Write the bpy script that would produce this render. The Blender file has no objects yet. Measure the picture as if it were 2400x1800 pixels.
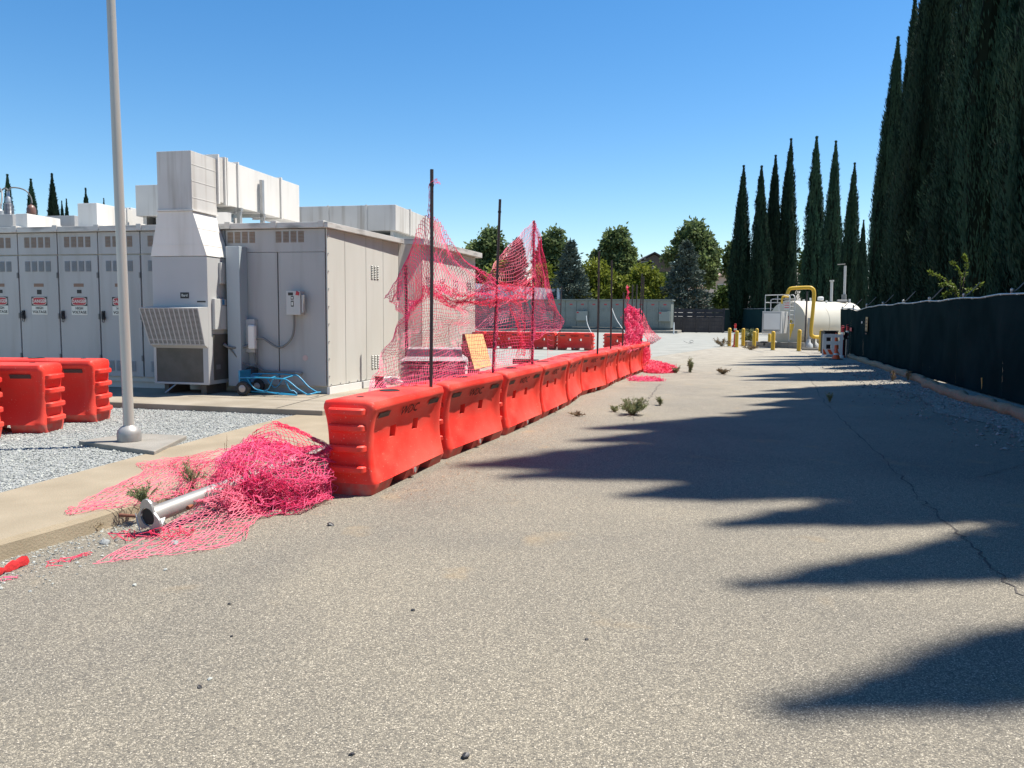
import bpy, bmesh, math, random
import numpy as np
from mathutils import Vector, Matrix, noise

R = math.radians
random.seed(4)
rng = np.random.default_rng(7)
scene = bpy.context.scene
col = scene.collection

# ------------------------------------------------------------------ camera
F = 1803.0; PITCH = math.atan((900 - 744) / F); ROLL = .009; H = 1.55   # focal length in photo pixels
Rt = Vector((math.cos(ROLL), math.sin(ROLL) * math.sin(PITCH), math.sin(ROLL) * math.cos(PITCH)))
Fw = Vector((0, math.cos(PITCH), -math.sin(PITCH)))
Up = Rt.cross(Fw)
cam_data = bpy.data.cameras.new('camera')
cam = bpy.data.objects.new('camera', cam_data); col.objects.link(cam)
cam_data.sensor_width = 36; cam_data.lens = 36 * F / 2400
cam_data.clip_end = 4000; cam_data.clip_start = .05
m = Matrix.Identity(4)
for i in range(3):
    m[i][0] = Rt[i]; m[i][1] = Up[i]; m[i][2] = -Fw[i]
m.translation = (0, 0, H)
cam.matrix_world = m
scene.camera = cam

# ------------------------------------------------------------------ sky and sun
SUN_EL = 64.0
SUN_XY = Vector((1, .30)).normalized()          # horizontal direction towards the sun
world = bpy.data.worlds.new('World'); scene.world = world; world.use_nodes = True
wn = world.node_tree.nodes; wl = world.node_tree.links
wn.clear()
sky = wn.new('ShaderNodeTexSky'); sky.sky_type = 'NISHITA'; sky.sun_disc = False
sky.sun_elevation = R(SUN_EL); sky.sun_rotation = math.atan2(SUN_XY.x, SUN_XY.y)
sky.air_density = 1.0; sky.dust_density = .15; sky.ozone_density = 1.6; sky.altitude = 0
hsv = wn.new('ShaderNodeHueSaturation'); hsv.inputs['Saturation'].default_value = 1.36
bg = wn.new('ShaderNodeBackground'); bg.inputs['Strength'].default_value = .095
wo = wn.new('ShaderNodeOutputWorld')
wl.new(sky.outputs[0], hsv.inputs['Color']); wl.new(hsv.outputs[0], bg.inputs[0]); wl.new(bg.outputs[0], wo.inputs[0])
sun_data = bpy.data.lights.new('sun', 'SUN'); sun_data.energy = 5.0; sun_data.angle = R(.7); sun_data.color = (1, .945, .86)
sun = bpy.data.objects.new('sun', sun_data); col.objects.link(sun)
sd = Vector((SUN_XY.x * math.cos(R(SUN_EL)), SUN_XY.y * math.cos(R(SUN_EL)), math.sin(R(SUN_EL))))
sun.rotation_euler = sd.to_track_quat('Z', 'Y').to_euler(); sun.location = (20, 10, 40)
scene.view_settings.view_transform = 'Standard'; scene.view_settings.look = 'None'
scene.view_settings.exposure = 0.82; scene.view_settings.gamma = 1; scene.view_settings.use_curve_mapping = False
scene.cycles.max_bounces = 6; scene.cycles.diffuse_bounces = 3; scene.cycles.glossy_bounces = 2
scene.cycles.transmission_bounces = 2; scene.cycles.transparent_max_bounces = 4
scene.cycles.use_adaptive_sampling = True
scene.cycles.use_denoising = True

# ------------------------------------------------------------------ helpers
def at(u, v, Y):
    """world point seen at photo pixel (u, v) at the depth Y metres ahead"""
    d = Fw + Rt * ((u - 1200) / F) - Up * ((v - 900) / F)
    t = Y / d.y
    return Vector((d.x * t, Y, H + d.z * t))
def gnd(u, v, z=0.0):
    d = Fw + Rt * ((u - 1200) / F) - Up * ((v - 900) / F)
    t = (z - H) / d.z
    return Vector((d.x * t, d.y * t, z))

def link(o, parent=None):
    col.objects.link(o)
    if parent is not None: o.parent = parent
    return o
def tag(o, label=None, cat=None, group=None, kind=None):
    if label: o['label'] = label
    if cat: o['category'] = cat
    if group: o['group'] = group
    if kind: o['kind'] = kind
    return o
def thing(name, label, cat, loc=(0, 0, 0), rz=0, group=None):
    o = bpy.data.objects.new(name, None); link(o)
    o.empty_display_size = .2
    o.location = loc; o.rotation_euler = (0, 0, rz)
    return tag(o, label, cat, group)
def copy_tree(o, parent=None):
    kids = [c for c in o.children]
    c = o.copy(); col.objects.link(c)
    if parent is not None: c.parent = parent
    for k in kids: copy_tree(k, c)
    return c

class MB:
    """collects shapes and builds them as one mesh object"""
    def __init__(s): s.v = []; s.f = []; s.m = []
    def add(s, vs, fs, mi=0):
        b = len(s.v); s.v += [tuple(p) for p in vs]
        s.f += [tuple(i + b for i in f) for f in fs]; s.m += [mi] * len(fs)
        return s
    def box(s, x0, x1, y0, y1, z0, z1, mi=0, M=None):
        vs = [Vector(p) for p in ((x0,y0,z0),(x1,y0,z0),(x1,y1,z0),(x0,y1,z0),(x0,y0,z1),(x1,y0,z1),(x1,y1,z1),(x0,y1,z1))]
        if M is not None: vs = [M @ p for p in vs]
        return s.add(vs, [(0,3,2,1),(4,5,6,7),(0,1,5,4),(1,2,6,5),(2,3,7,6),(3,0,4,7)], mi)
    def prism(s, poly, z0, z1, mi=0, M=None, top=None):
        n = len(poly); top = top or poly
        vs = [Vector((p[0], p[1], z0)) for p in poly] + [Vector((p[0], p[1], z1)) for p in top]
        if M is not None: vs = [M @ p for p in vs]
        fs = [tuple(range(n - 1, -1, -1)), tuple(range(n, 2 * n))] + [(i, (i + 1) % n, n + (i + 1) % n, n + i) for i in range(n)]
        return s.add(vs, fs, mi)
    def hexa(s, a, b, mi=0):
        """a, b: two quads (lists of four points) joined to a solid"""
        return s.add(list(a) + list(b), [(3,2,1,0),(4,5,6,7),(0,1,5,4),(1,2,6,5),(2,3,7,6),(3,0,4,7)], mi)
    def tube(s, pts, r, n=8, mi=0, cap=True):
        pts = [Vector(p) for p in pts]
        rs = r if isinstance(r, (list, tuple)) else [r] * len(pts)
        b = len(s.v); prev = None
        for i, p in enumerate(pts):
            t = (pts[min(i + 1, len(pts) - 1)] - pts[max(i - 1, 0)]).normalized()
            if prev is None:
                a = Vector((0, 0, 1)) if abs(t.z) < .9 else Vector((1, 0, 0))
                u = t.cross(a).normalized()
            else: u = (prev - t * prev.dot(t)).normalized()
            prev = u; w = t.cross(u)
            for k in range(n):
                an = 2 * math.pi * k / n
                s.v.append(tuple(p + (u * math.cos(an) + w * math.sin(an)) * rs[i]))
        for i in range(len(pts) - 1):
            for k in range(n):
                s.f.append((b + i*n + k, b + i*n + (k+1) % n, b + (i+1)*n + (k+1) % n, b + (i+1)*n + k)); s.m.append(mi)
        if cap:
            s.f.append(tuple(b + k for k in range(n - 1, -1, -1))); s.m.append(mi)
            e = b + (len(pts) - 1) * n
            s.f.append(tuple(e + k for k in range(n))); s.m.append(mi)
        return s
    def lathe(s, prof, c=(0, 0, 0), n=24, mi=0):
        b = len(s.v)
        for r, z in prof:
            for k in range(n):
                a = 2 * math.pi * k / n
                s.v.append((c[0] + r * math.cos(a), c[1] + r * math.sin(a), c[2] + z))
        for i in range(len(prof) - 1):
            for k in range(n):
                s.f.append((b + i*n + k, b + i*n + (k+1) % n, b + (i+1)*n + (k+1) % n, b + (i+1)*n + k)); s.m.append(mi)
        s.f.append(tuple(b + k for k in range(n - 1, -1, -1))); s.m.append(mi)
        e = b + (len(prof) - 1) * n
        s.f.append(tuple(e + k for k in range(n))); s.m.append(mi)
        return s
    def build(s, name, mats, parent=None, bevel=0, smooth=None, loc=None, M=None):
        me = bpy.data.meshes.new(name)
        vs = s.v if M is None else [tuple(M @ Vector(p)) for p in s.v]
        me.from_pydata(vs, [], s.f)
        mats = mats if isinstance(mats, (list, tuple)) else [mats]
        for q in mats: me.materials.append(q)
        if len(mats) > 1: me.polygons.foreach_set('material_index', s.m)
        if smooth is not None:
            me.polygons.foreach_set('use_smooth', [True] * len(me.polygons))
            me.update(); me.set_sharp_from_angle(angle=R(smooth))
        me.update()
        o = bpy.data.objects.new(name, me); link(o, parent)
        if loc is not None: o.location = loc
        if bevel:
            b = o.modifiers.new('bevel', 'BEVEL'); b.width = bevel; b.segments = 2; b.limit_method = 'ANGLE'; b.angle_limit = R(40)
        return o

def np_mesh(name, V, Fc, mats, parent=None, mi=None, smooth=False):
    """fast mesh from numpy arrays; Fc is (n, k)"""
    me = bpy.data.meshes.new(name)
    V = np.asarray(V, dtype=np.float32); Fc = np.asarray(Fc, dtype=np.int32)
    n, k = Fc.shape
    me.vertices.add(len(V)); me.vertices.foreach_set('co', V.ravel())
    me.loops.add(n * k); me.loops.foreach_set('vertex_index', Fc.ravel())
    me.polygons.add(n); me.polygons.foreach_set('loop_start', np.arange(0, n * k, k, dtype=np.int32))
    mats = mats if isinstance(mats, (list, tuple)) else [mats]
    for q in mats: me.materials.append(q)
    if mi is not None: me.polygons.foreach_set('material_index', np.asarray(mi, dtype=np.int32))
    me.polygons.foreach_set('use_smooth', np.full(n, smooth))
    me.update(calc_edges=True); me.validate()
    o = bpy.data.objects.new(name, me); link(o, parent)
    return o

_txt = {}
def text_geo(body, size, bold=0.0):
    key = (body, size, bold)
    if key not in _txt:
        cu = bpy.data.curves.new('lettering', 'FONT'); cu.body = body; cu.size = size
        cu.align_x = 'CENTER'; cu.align_y = 'CENTER'; cu.resolution_u = 2; cu.offset = bold
        ob = bpy.data.objects.new('lettering', cu)
        me = bpy.data.meshes.new_from_object(ob)
        _txt[key] = ([v.co.copy() for v in me.vertices], [tuple(p.vertices) for p in me.polygons])
        bpy.data.objects.remove(ob); bpy.data.meshes.remove(me); bpy.data.curves.remove(cu)
    return _txt[key]
def put_text(mb, body, size, M, mi=0, bold=0.0, sx=1.0):
    vs, fs = text_geo(body, size, bold)
    mb.add([M @ Vector((v.x * sx, v.y, 0)) for v in vs], fs, mi)

# ------------------------------------------------------------------ materials
def mat(name, c, rough=.6, metal=0.0, c2=None, scale=4.0, stretch=(1, 1, 1), spec=.5, bump=0.0, bscale=60.0,
        stain=None, stain_scale=(3, 3, .35), stain_amt=.5, detail=6.0, lo=.35, hi=.65, coord='Object', speck=None, trans=0.0):
    M = bpy.data.materials.new(name); M.use_nodes = True
    N = M.node_tree.nodes; L = M.node_tree.links
    b = N['Principled BSDF']
    b.inputs['Roughness'].default_value = rough; b.inputs['Metallic'].default_value = metal
    b.inputs['Specular IOR Level'].default_value = spec
    c = tuple(c) + (1,)
    b.inputs['Base Color'].default_value = c
    tc = N.new('ShaderNodeTexCoord'); src = tc.outputs[coord]
    cur = None
    def nz(sc, st, det=detail):
        mp = N.new('ShaderNodeMapping'); mp.inputs['Scale'].default_value = st
        t = N.new('ShaderNodeTexNoise'); t.inputs['Scale'].default_value = sc; t.inputs['Detail'].default_value = det
        L.new(src, mp.inputs[0]); L.new(mp.outputs[0], t.inputs[0]); return t
    def ramp(f, a, d):
        r = N.new('ShaderNodeMapRange'); r.inputs['From Min'].default_value = a; r.inputs['From Max'].default_value = d
        L.new(f, r.inputs[0]); return r.outputs[0]
    def mix(fac, A, B):
        x = N.new('ShaderNodeMix'); x.data_type = 'RGBA'
        if fac is not None: L.new(fac, x.inputs[0])
        for inp, val in ((x.inputs[6], A), (x.inputs[7], B)):
            if isinstance(val, tuple): inp.default_value = val
            else: L.new(val, inp)
        return x.outputs[2]
    if c2 is not None:
        t = nz(scale, stretch); cur = mix(ramp(t.outputs[0], lo, hi), c, tuple(c2) + (1,))
    if stain is not None:
        t = nz(1.0, stain_scale); f = ramp(t.outputs[0], .5, .78)
        mul = N.new('ShaderNodeMath'); mul.operation = 'MULTIPLY'; mul.inputs[1].default_value = stain_amt; L.new(f, mul.inputs[0])
        cur = mix(mul.outputs[0], cur if cur is not None else c, tuple(stain) + (1,))
    if speck is not None:
        t = nz(speck[1], (1, 1, 1), 2.0); f = ramp(t.outputs[0], speck[2], speck[2] + .04)
        cur = mix(f, cur if cur is not None else c, tuple(speck[0]) + (1,))
    if cur is not None: L.new(cur, b.inputs['Base Color'])
    if bump:
        t = nz(bscale, (1, 1, 1)); bp = N.new('ShaderNodeBump'); bp.inputs['Strength'].default_value = bump; bp.inputs['Distance'].default_value = .02
        L.new(t.outputs[0], bp.inputs['Height']); L.new(bp.outputs[0], b.inputs['Normal'])
    if trans:
        b.inputs['Transmission Weight'].default_value = 0
        tr = N.new('ShaderNodeBsdfTranslucent'); mx = N.new('ShaderNodeMixShader'); mx.inputs[0].default_value = trans
        out = N['Material Output']
        tr.inputs[0].default_value = c
        if cur is not None: L.new(cur, tr.inputs[0])
        L.new(b.outputs[0], mx.inputs[1]); L.new(tr.outputs[0], mx.inputs[2]); L.new(mx.outputs[0], out.inputs[0])
    return M

def asphalt_mat():
    M = bpy.data.materials.new('asphalt'); M.use_nodes = True
    N = M.node_tree.nodes; L = M.node_tree.links; b = N['Principled BSDF']
    b.inputs['Roughness'].default_value = .85; b.inputs['Specular IOR Level'].default_value = .3
    tc = N.new('ShaderNodeTexCoord'); src = tc.outputs['Object']
    def vor(s):
        v = N.new('ShaderNodeTexVoronoi'); v.inputs['Scale'].default_value = s; v.inputs['Randomness'].default_value = 1
        L.new(wv, v.inputs[0]); return v
    def noi(s, d=5, dis=0):
        n = N.new('ShaderNodeTexNoise'); n.inputs['Scale'].default_value = s; n.inputs['Detail'].default_value = d; n.inputs['Distortion'].default_value = dis
        L.new(src, n.inputs[0]); return n.outputs[0]
    # warp the lookup a little so that stones are not round cells
    wn_ = N.new('ShaderNodeTexNoise'); wn_.inputs['Scale'].default_value = 45; L.new(src, wn_.inputs[0])
    va = N.new('ShaderNodeVectorMath'); va.operation = 'MULTIPLY_ADD'; va.inputs[1].default_value = (.016, .016, .016)
    L.new(wn_.outputs['Color'], va.inputs[0]); L.new(src, va.inputs[2]); wv = va.outputs[0]
    v1 = vor(165)
    sep = N.new('ShaderNodeSeparateColor'); L.new(v1.outputs['Color'], sep.inputs[0])
    cr = N.new('ShaderNodeValToRGB'); e = cr.color_ramp.elements
    e[0].position = 0; e[0].color = (.07, .069, .067, 1); e[1].position = 1; e[1].color = (.60, .56, .49, 1)
    for p, c in ((.22, (.14, .135, .125, 1)), (.45, (.225, .21, .18, 1)), (.7, (.30, .28, .235, 1)), (.86, (.40, .37, .31, 1)), (.95, (.46, .43, .37, 1))):
        q = e.new(p); q.color = c
    L.new(sep.outputs[0], cr.inputs[0])
    # dark binder between stones
    r1 = N.new('ShaderNodeMapRange'); r1.inputs['From Min'].default_value = .35; r1.inputs['From Max'].default_value = .72
    L.new(v1.outputs['Distance'], r1.inputs[0])
    mx = N.new('ShaderNodeMix'); mx.data_type = 'RGBA'; mx.inputs[7].default_value = (.155, .145, .125, 1)
    L.new(r1.outputs[0], mx.inputs[0]); L.new(cr.outputs[0], mx.inputs[6])
    # worn tone: broad patches, pale dust far down the drive
    r2 = N.new('ShaderNodeMapRange'); r2.inputs['From Min'].default_value = .36; r2.inputs['From Max'].default_value = .66
    L.new(noi(.45, 6, .6), r2.inputs[0])
    mx2 = N.new('ShaderNodeMix'); mx2.data_type = 'RGBA'; mx2.blend_type = 'MULTIPLY'; mx2.inputs[0].default_value = 1
    cr2 = N.new('ShaderNodeValToRGB'); cr2.color_ramp.elements[0].color = (.87, .84, .785, 1); cr2.color_ramp.elements[1].color = (1.12, 1.06, .94, 1)
    L.new(r2.outputs[0], cr2.inputs[0]); L.new(mx.outputs[2], mx2.inputs[6]); L.new(cr2.outputs[0], mx2.inputs[7])
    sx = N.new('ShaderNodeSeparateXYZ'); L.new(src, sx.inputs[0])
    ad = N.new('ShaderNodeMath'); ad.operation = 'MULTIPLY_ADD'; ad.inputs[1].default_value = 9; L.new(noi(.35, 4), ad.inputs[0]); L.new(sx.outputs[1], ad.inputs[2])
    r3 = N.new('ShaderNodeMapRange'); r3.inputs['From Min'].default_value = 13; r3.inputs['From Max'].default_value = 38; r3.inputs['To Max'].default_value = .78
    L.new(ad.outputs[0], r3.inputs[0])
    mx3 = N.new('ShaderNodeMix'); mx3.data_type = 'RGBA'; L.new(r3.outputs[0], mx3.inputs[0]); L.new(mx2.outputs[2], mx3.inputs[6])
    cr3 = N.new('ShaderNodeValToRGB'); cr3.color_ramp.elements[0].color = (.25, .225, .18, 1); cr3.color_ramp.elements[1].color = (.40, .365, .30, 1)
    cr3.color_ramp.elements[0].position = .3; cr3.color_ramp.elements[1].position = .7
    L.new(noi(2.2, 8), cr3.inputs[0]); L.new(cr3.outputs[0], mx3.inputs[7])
    # ochre stains
    r4 = N.new('ShaderNodeMapRange'); r4.inputs['From Min'].default_value = .62; r4.inputs['From Max'].default_value = .76; r4.inputs['To Max'].default_value = .5
    L.new(noi(1.5, 5, .4), r4.inputs[0])
    mx4 = N.new('ShaderNodeMix'); mx4.data_type = 'RGBA'; mx4.inputs[7].default_value = (.36, .26, .14, 1)
    L.new(r4.outputs[0], mx4.inputs[0]); L.new(mx3.outputs[2], mx4.inputs[6])
    L.new(mx4.outputs[2], b.inputs['Base Color'])
    bp = N.new('ShaderNodeBump'); bp.inputs['Strength'].default_value = .5; bp.inputs['Distance'].default_value = .006; bp.invert = True
    L.new(v1.outputs['Distance'], bp.inputs['Height']); L.new(bp.outputs[0], b.inputs['Normal'])
    return M

M_ = {}
M_['asphalt'] = asphalt_mat()
M_['ground'] = mat('dry_earth', (.30, .26, .19), .95, c2=(.40, .36, .28), scale=.6, bump=.4, bscale=20)
M_['yard'] = mat('pale_yard', (.225, .228, .20), .95, c2=(.30, .297, .262), scale=.8, bump=.5, bscale=14, speck=((.3, .3, .28), 18, .62))
M_['gravel'] = mat('crushed_rock', (.21, .22, .21), .95, c2=(.33, .34, .325), scale=38, detail=8, bump=1.0, bscale=42, lo=.4, hi=.6)
M_['stone_a'] = mat('stone_pale', (.385, .395, .36), .85)
M_['stone_b'] = mat('stone_mid', (.27, .28, .27), .85)
M_['stone_c'] = mat('stone_dark', (.16, .17, .165), .85)
M_['walk'] = mat('tan_concrete', (.255, .208, .14), .9, c2=(.315, .26, .18), scale=2.2, bump=.25, bscale=70, stain=(.235, .195, .135), stain_scale=(1.2, 1.2, 1.2), stain_amt=.45, speck=((.26, .215, .15), 90, .62))
M_['pad'] = mat('pad_concrete', (.24, .205, .15), .9, c2=(.31, .27, .21), scale=1.6, bump=.2, bscale=60, stain=(.2, .17, .13), stain_scale=(1.5, 1.5, 1.5), stain_amt=.55)
M_['footing'] = mat('footing_concrete', (.21, .195, .165), .9, c2=(.27, .25, .215), scale=4, bump=.3, bscale=60)
M_['dirt'] = mat('dark_dirt', (.19, .165, .13), .95, c2=(.30, .27, .22), scale=9, bump=.9, bscale=45, speck=((.42, .4, .36), 55, .6))
M_['joint'] = mat('dark_joint', (.09, .08, .07), .95)
M_['hill'] = mat('dry_hill', (.30, .27, .24), .95, c2=(.24, .23, .2), scale=.02)
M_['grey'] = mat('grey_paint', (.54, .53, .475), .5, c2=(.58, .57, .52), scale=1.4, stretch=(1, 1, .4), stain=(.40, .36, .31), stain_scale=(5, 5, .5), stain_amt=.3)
M_['greyshade'] = mat('grey_paint_shaded', (.365, .365, .36), .5, c2=(.405, .405, .40), scale=1.2, stretch=(1, 1, .4), stain=(.26, .245, .22), stain_scale=(6, 6, .5), stain_amt=.45)  # same paint as the side wall, shade of the front darkened into it
M_['fascia'] = mat('stained_fascia', (.50, .485, .45), .55, c2=(.56, .55, .52), scale=2, stain=(.085, .085, .08), stain_scale=(2.0, 2.0, 9), stain_amt=.9)
M_['duct'] = mat('white_duct_paint', (.52, .505, .475), .55, c2=(.60, .585, .55), scale=1.2, stain=(.27, .23, .18), stain_scale=(7, 7, .45), stain_amt=.75)
M_['ductclean'] = mat('white_duct_clean', (.66, .64, .60), .5, c2=(.71, .69, .65), scale=1.2, stain=(.42, .38, .32), stain_scale=(5, 5, .5), stain_amt=.45)
M_['acgrey'] = mat('hvac_grey', (.41, .415, .41), .5, c2=(.45, .455, .45), scale=1.0, stain=(.38, .37, .35), stain_scale=(4, 4, .5), stain_amt=.25)
M_['acdark'] = mat('coil_dark', (.085, .08, .065), .7, c2=(.11, .1, .085), scale=6)
M_['white'] = mat('white_paint', (.74, .73, .70), .45, c2=(.70, .685, .65), scale=2)
M_['galv'] = mat('galvanised_steel', (.46, .465, .46), .42, .55, c2=(.38, .385, .385), scale=9, bump=.06, bscale=40)
M_['polesteel'] = mat('painted_pole', (.47, .455, .42), .45, .25, c2=(.41, .395, .36), scale=5, stretch=(1, 1, .15))
M_['silver'] = mat('cast_silver', (.36, .35, .33), .5, .35, c2=(.28, .27, .255), scale=7)
M_['dark'] = mat('dark_opening', (.012, .012, .013), .7)
M_['black'] = mat('black_rubber', (.025, .025, .027), .75)
M_['louv'] = mat('louver_tan', (.36, .31, .24), .7, c2=(.42, .36, .28), scale=8)
M_['louvg'] = mat('louver_grey', (.30, .305, .31), .6)
M_['conduit'] = mat('grey_conduit', (.17, .17, .165), .5)
M_['boxgrey'] = mat('switch_box_grey', (.50, .505, .49), .5, c2=(.46, .465, .45), scale=6)
M_['blue'] = mat('cyan_blue_steel', (.02, .27, .46), .4, c2=(.025, .22, .40), scale=12, speck=((.2, .12, .08), 60, .68))
M_['rim'] = mat('wheel_rim', (.38, .35, .33), .5, .3)
M_['signred'] = mat('sign_red', (.42, .025, .04), .5)
M_['signwhite'] = mat('sign_white', (.66, .66, .60), .5, c2=(.6, .6, .53), scale=14)
M_['signblack'] = mat('sign_black', (.016, .016, .018), .5)
M_['brownplate'] = mat('brown_plate', (.22, .13, .09), .5)
M_['stickblue'] = mat('sticker_blue', (.03, .16, .33), .5)
M_['barrier'] = mat('red_plastic', (.84, .030, .020), .5, c2=(.80, .085, .06), scale=1.3, spec=.22, bump=.05, bscale=9, stain=(.60, .13, .09), stain_scale=(2.2, 2.2, 5), stain_amt=.55, speck=((.80, .26, .2), 60, .685))
M_['barfoot'] = mat('scuffed_shaded_plastic', (.56, .06, .045), .65, c2=(.40, .16, .12), scale=11, lo=.45, hi=.75)  # brown scuffs over a red dulled to carry the undercut foot's shade
M_['reflect'] = mat('reflective_strip', (.055, .05, .045), .7, c2=(.075, .068, .06), scale=30, stretch=(1, 1, 3))
M_['stencil'] = mat('black_stencil', (.025, .012, .012), .85, c2=(.14, .025, .02), scale=45, lo=.52, hi=.75)
M_['rust'] = mat('rusty_steel', (.10, .055, .045), .75, c2=(.055, .045, .045), scale=14)
M_['rod'] = mat('dark_steel_rod', (.045, .042, .045), .6, .3, c2=(.085, .06, .055), scale=10, stretch=(1, 1, .2))
M_['net'] = mat('pink_red_mesh', (.98, .11, .31), .5, c2=(.98, .22, .42), scale=3, trans=.55)
M_['netpale'] = mat('faded_pink_mesh', (.97, .20, .32), .5, c2=(.98, .32, .42), scale=3, trans=.5)
M_['netred'] = mat('deep_red_mesh', (.96, .07, .19), .5, c2=(.97, .14, .26), scale=3, trans=.5)
M_['screen'] = mat('fence_screen', (.010, .021, .022), .95, c2=(.015, .029, .030), scale=1.4, spec=.0, bump=.2, bscale=9, stain=(.026, .042, .042), stain_scale=(.9, .9, .35), stain_amt=.6)
M_['farscreen'] = mat('far_screen', (.012, .038, .038), .85, c2=(.016, .046, .045), scale=.8, spec=.15)
M_['wood'] = mat('weathered_dark_wood', (.05, .043, .042), .8, c2=(.075, .063, .06), scale=5, stretch=(1, 1, .2))
M_['ply'] = mat('plywood', (.62, .36, .11), .7, c2=(.50, .27, .075), scale=11, stretch=(1, 1, 2), stain=(.36, .2, .07), stain_scale=(5, 5, 5), stain_amt=.6)
M_['brownwood'] = mat('brown_board', (.17, .075, .045), .75, c2=(.1, .045, .03), scale=6)
M_['palletgrey'] = mat('pale_grey_tray', (.31, .285, .28), .6, c2=(.35, .325, .32), scale=3)
M_['wattle'] = mat('straw_wattle', (.34, .245, .155), .95, c2=(.25, .175, .105), scale=14, stretch=(1, 3, 1), bump=.9, bscale=55)
M_['yellow'] = mat('safety_yellow', (.66, .40, .02), .5, c2=(.55, .33, .025), scale=8)
M_['tank'] = mat('tank_white', (.57, .53, .43), .4, c2=(.53, .49, .39), scale=1.0, stain=(.56, .5, .40), stain_scale=(2, 2, .5), stain_amt=.35)
M_['tankgrey'] = mat('tank_rail_white', (.46, .455, .435), .5)
M_['nfblue'] = mat('diamond_blue', (.02, .035, .13), .5)
M_['nfyellow'] = mat('diamond_yellow', (.70, .50, .04), .5)
M_['orange'] = mat('safety_orange', (.75, .10, .02), .5)
M_['cedarleaf'] = mat('cedar_needles', (.080, .108, .088), .8, c2=(.12, .15, .12), scale=.7, spec=.2)
M_['cypress'] = mat('cypress_foliage', (.014, .040, .027), .8, c2=(.028, .060, .036), scale=.9, spec=.15, stain=(.06, .07, .03), stain_scale=(.8, .8, .25), stain_amt=.4, trans=.2)
def tone(mm, lo, hi):
    N = mm.node_tree.nodes; L = mm.node_tree.links; oi = N.new('ShaderNodeObjectInfo'); mr = N.new('ShaderNodeMapRange')
    mr.inputs['To Min'].default_value = lo; mr.inputs['To Max'].default_value = hi; L.new(oi.outputs['Random'], mr.inputs[0])
    for l in list(L):
        if l.to_socket.name in ('Base Color',) or (l.to_node.bl_idname == 'ShaderNodeBsdfTranslucent' and l.to_socket.name == 'Color'):
            src = l.from_socket; tgt = l.to_socket; x = N.new('ShaderNodeMix'); x.data_type = 'RGBA'; x.blend_type = 'MULTIPLY'; x.inputs[0].default_value = 1
            L.new(src, x.inputs[6]); L.new(mr.outputs[0], x.inputs[7]); L.new(x.outputs[2], tgt)
tone(M_['cypress'], .6, 1.45); tone(M_['barrier'], .86, 1.08)
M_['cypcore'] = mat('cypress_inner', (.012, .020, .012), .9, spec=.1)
M_['leafdark'] = mat('dark_broad_leaf', (.085, .13, .055), .65, c2=(.17, .215, .075), scale=.55, spec=.3, trans=.45)
M_['leafyel'] = mat('yellow_green_leaf', (.14, .175, .024), .7, c2=(.23, .25, .035), scale=.6, spec=.25, trans=.3)
M_['leafbright'] = mat('bright_leaf', (.14, .2, .03), .55, c2=(.2, .25, .045), scale=6, spec=.4, trans=.35)
M_['leafmid'] = mat('mid_green_leaf', (.06, .105, .028), .7, c2=(.10, .14, .03), scale=.6, spec=.25, trans=.25)
M_['bark'] = mat('bark', (.10, .075, .055), .9, c2=(.06, .045, .035), scale=6)
M_['weed'] = mat('weed_green', (.19, .22, .10), .8, c2=(.27, .27, .13), scale=14, trans=.15)
M_['weeddry'] = mat('weed_dry', (.26, .19, .095), .9, c2=(.16, .11, .06), scale=12)
M_['swgreen'] = mat('switchgear_grey_green', (.165, .19, .175), .5, c2=(.185, .21, .195), scale=.8)
M_['swlight'] = mat('switchgear_light', (.23, .255, .235), .5)
M_['swdark'] = mat('switchgear_dark', (.10, .12, .11), .6)
M_['siding'] = mat('brown_siding', (.19, .165, .15), .8)
M_['sidelight'] = mat('tan_siding', (.42, .35, .29), .8)
M_['roofdark'] = mat('dark_shingle', (.085, .08, .08), .85)
M_['rooftile'] = mat('clay_tile', (.44, .30, .23), .8, c2=(.36, .24, .18), scale=3)
M_['glass'] = mat('window_glass', (.03, .035, .04), .08, spec=.7)
M_['porcelain'] = mat('insulator_grey', (.20, .215, .25), .25, c2=(.26, .275, .31), scale=3)
M_['rustball'] = mat('brown_insulator', (.15, .075, .055), .4)
M_['pinksign'] = mat('pink_notice', (.62, .16, .19), .5)
M_['redrag'] = mat('red_cloth', (.62, .03, .035), .6, bump=.3, bscale=30)

# ------------------------------------------------------------------ the setting
def smooth(a, b, x):
    t = min(1, max(0, (x - a) / (b - a))); return t * t * (3 - 2 * t)
def side_h(y): return .12 * (1 - smooth(17, 27, y))

def sheet(name, xs_of_y, ys, nx, zf, m):
    mb = MB(); rows = []
    for y in ys:
        x0, x1 = xs_of_y(y)
        rows.append([(x0 + (x1 - x0) * i / nx, y, zf(x0 + (x1 - x0) * i / nx, y)) for i in range(nx + 1)])
    vs = [p for r in rows for p in r]
    fs = [(j*(nx+1)+i, j*(nx+1)+i+1, (j+1)*(nx+1)+i+1, (j+1)*(nx+1)+i) for j in range(len(rows)-1) for i in range(nx)]
    mb.add(vs, fs); o = mb.build(name, m); tag(o, kind='structure'); return o
def pwl(pts):
    def f(y):
        if y <= pts[0][0]: return pts[0][1]
        for (a, xa), (b, xb) in zip(pts, pts[1:]):
            if y <= b: return xa + (xb - xa) * (y - a) / (b - a)
        return pts[-1][1]
    return f
curb_x = pwl([(-4, -5.9), (3.0, -3.72), (4.72, -3.2), (6.09, -2.74), (8.8, -1.95), (12, -1.02), (17, .45), (23, 2.3), (29, 4.2)])
back_x = pwl([(-4, -6.6), (3.0, -4.72), (6.01, -4.06), (7.75, -3.74), (9.61, -3.44), (11.97, -2.87), (17, -1.6), (23, .2), (29, 2.2)])
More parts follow.
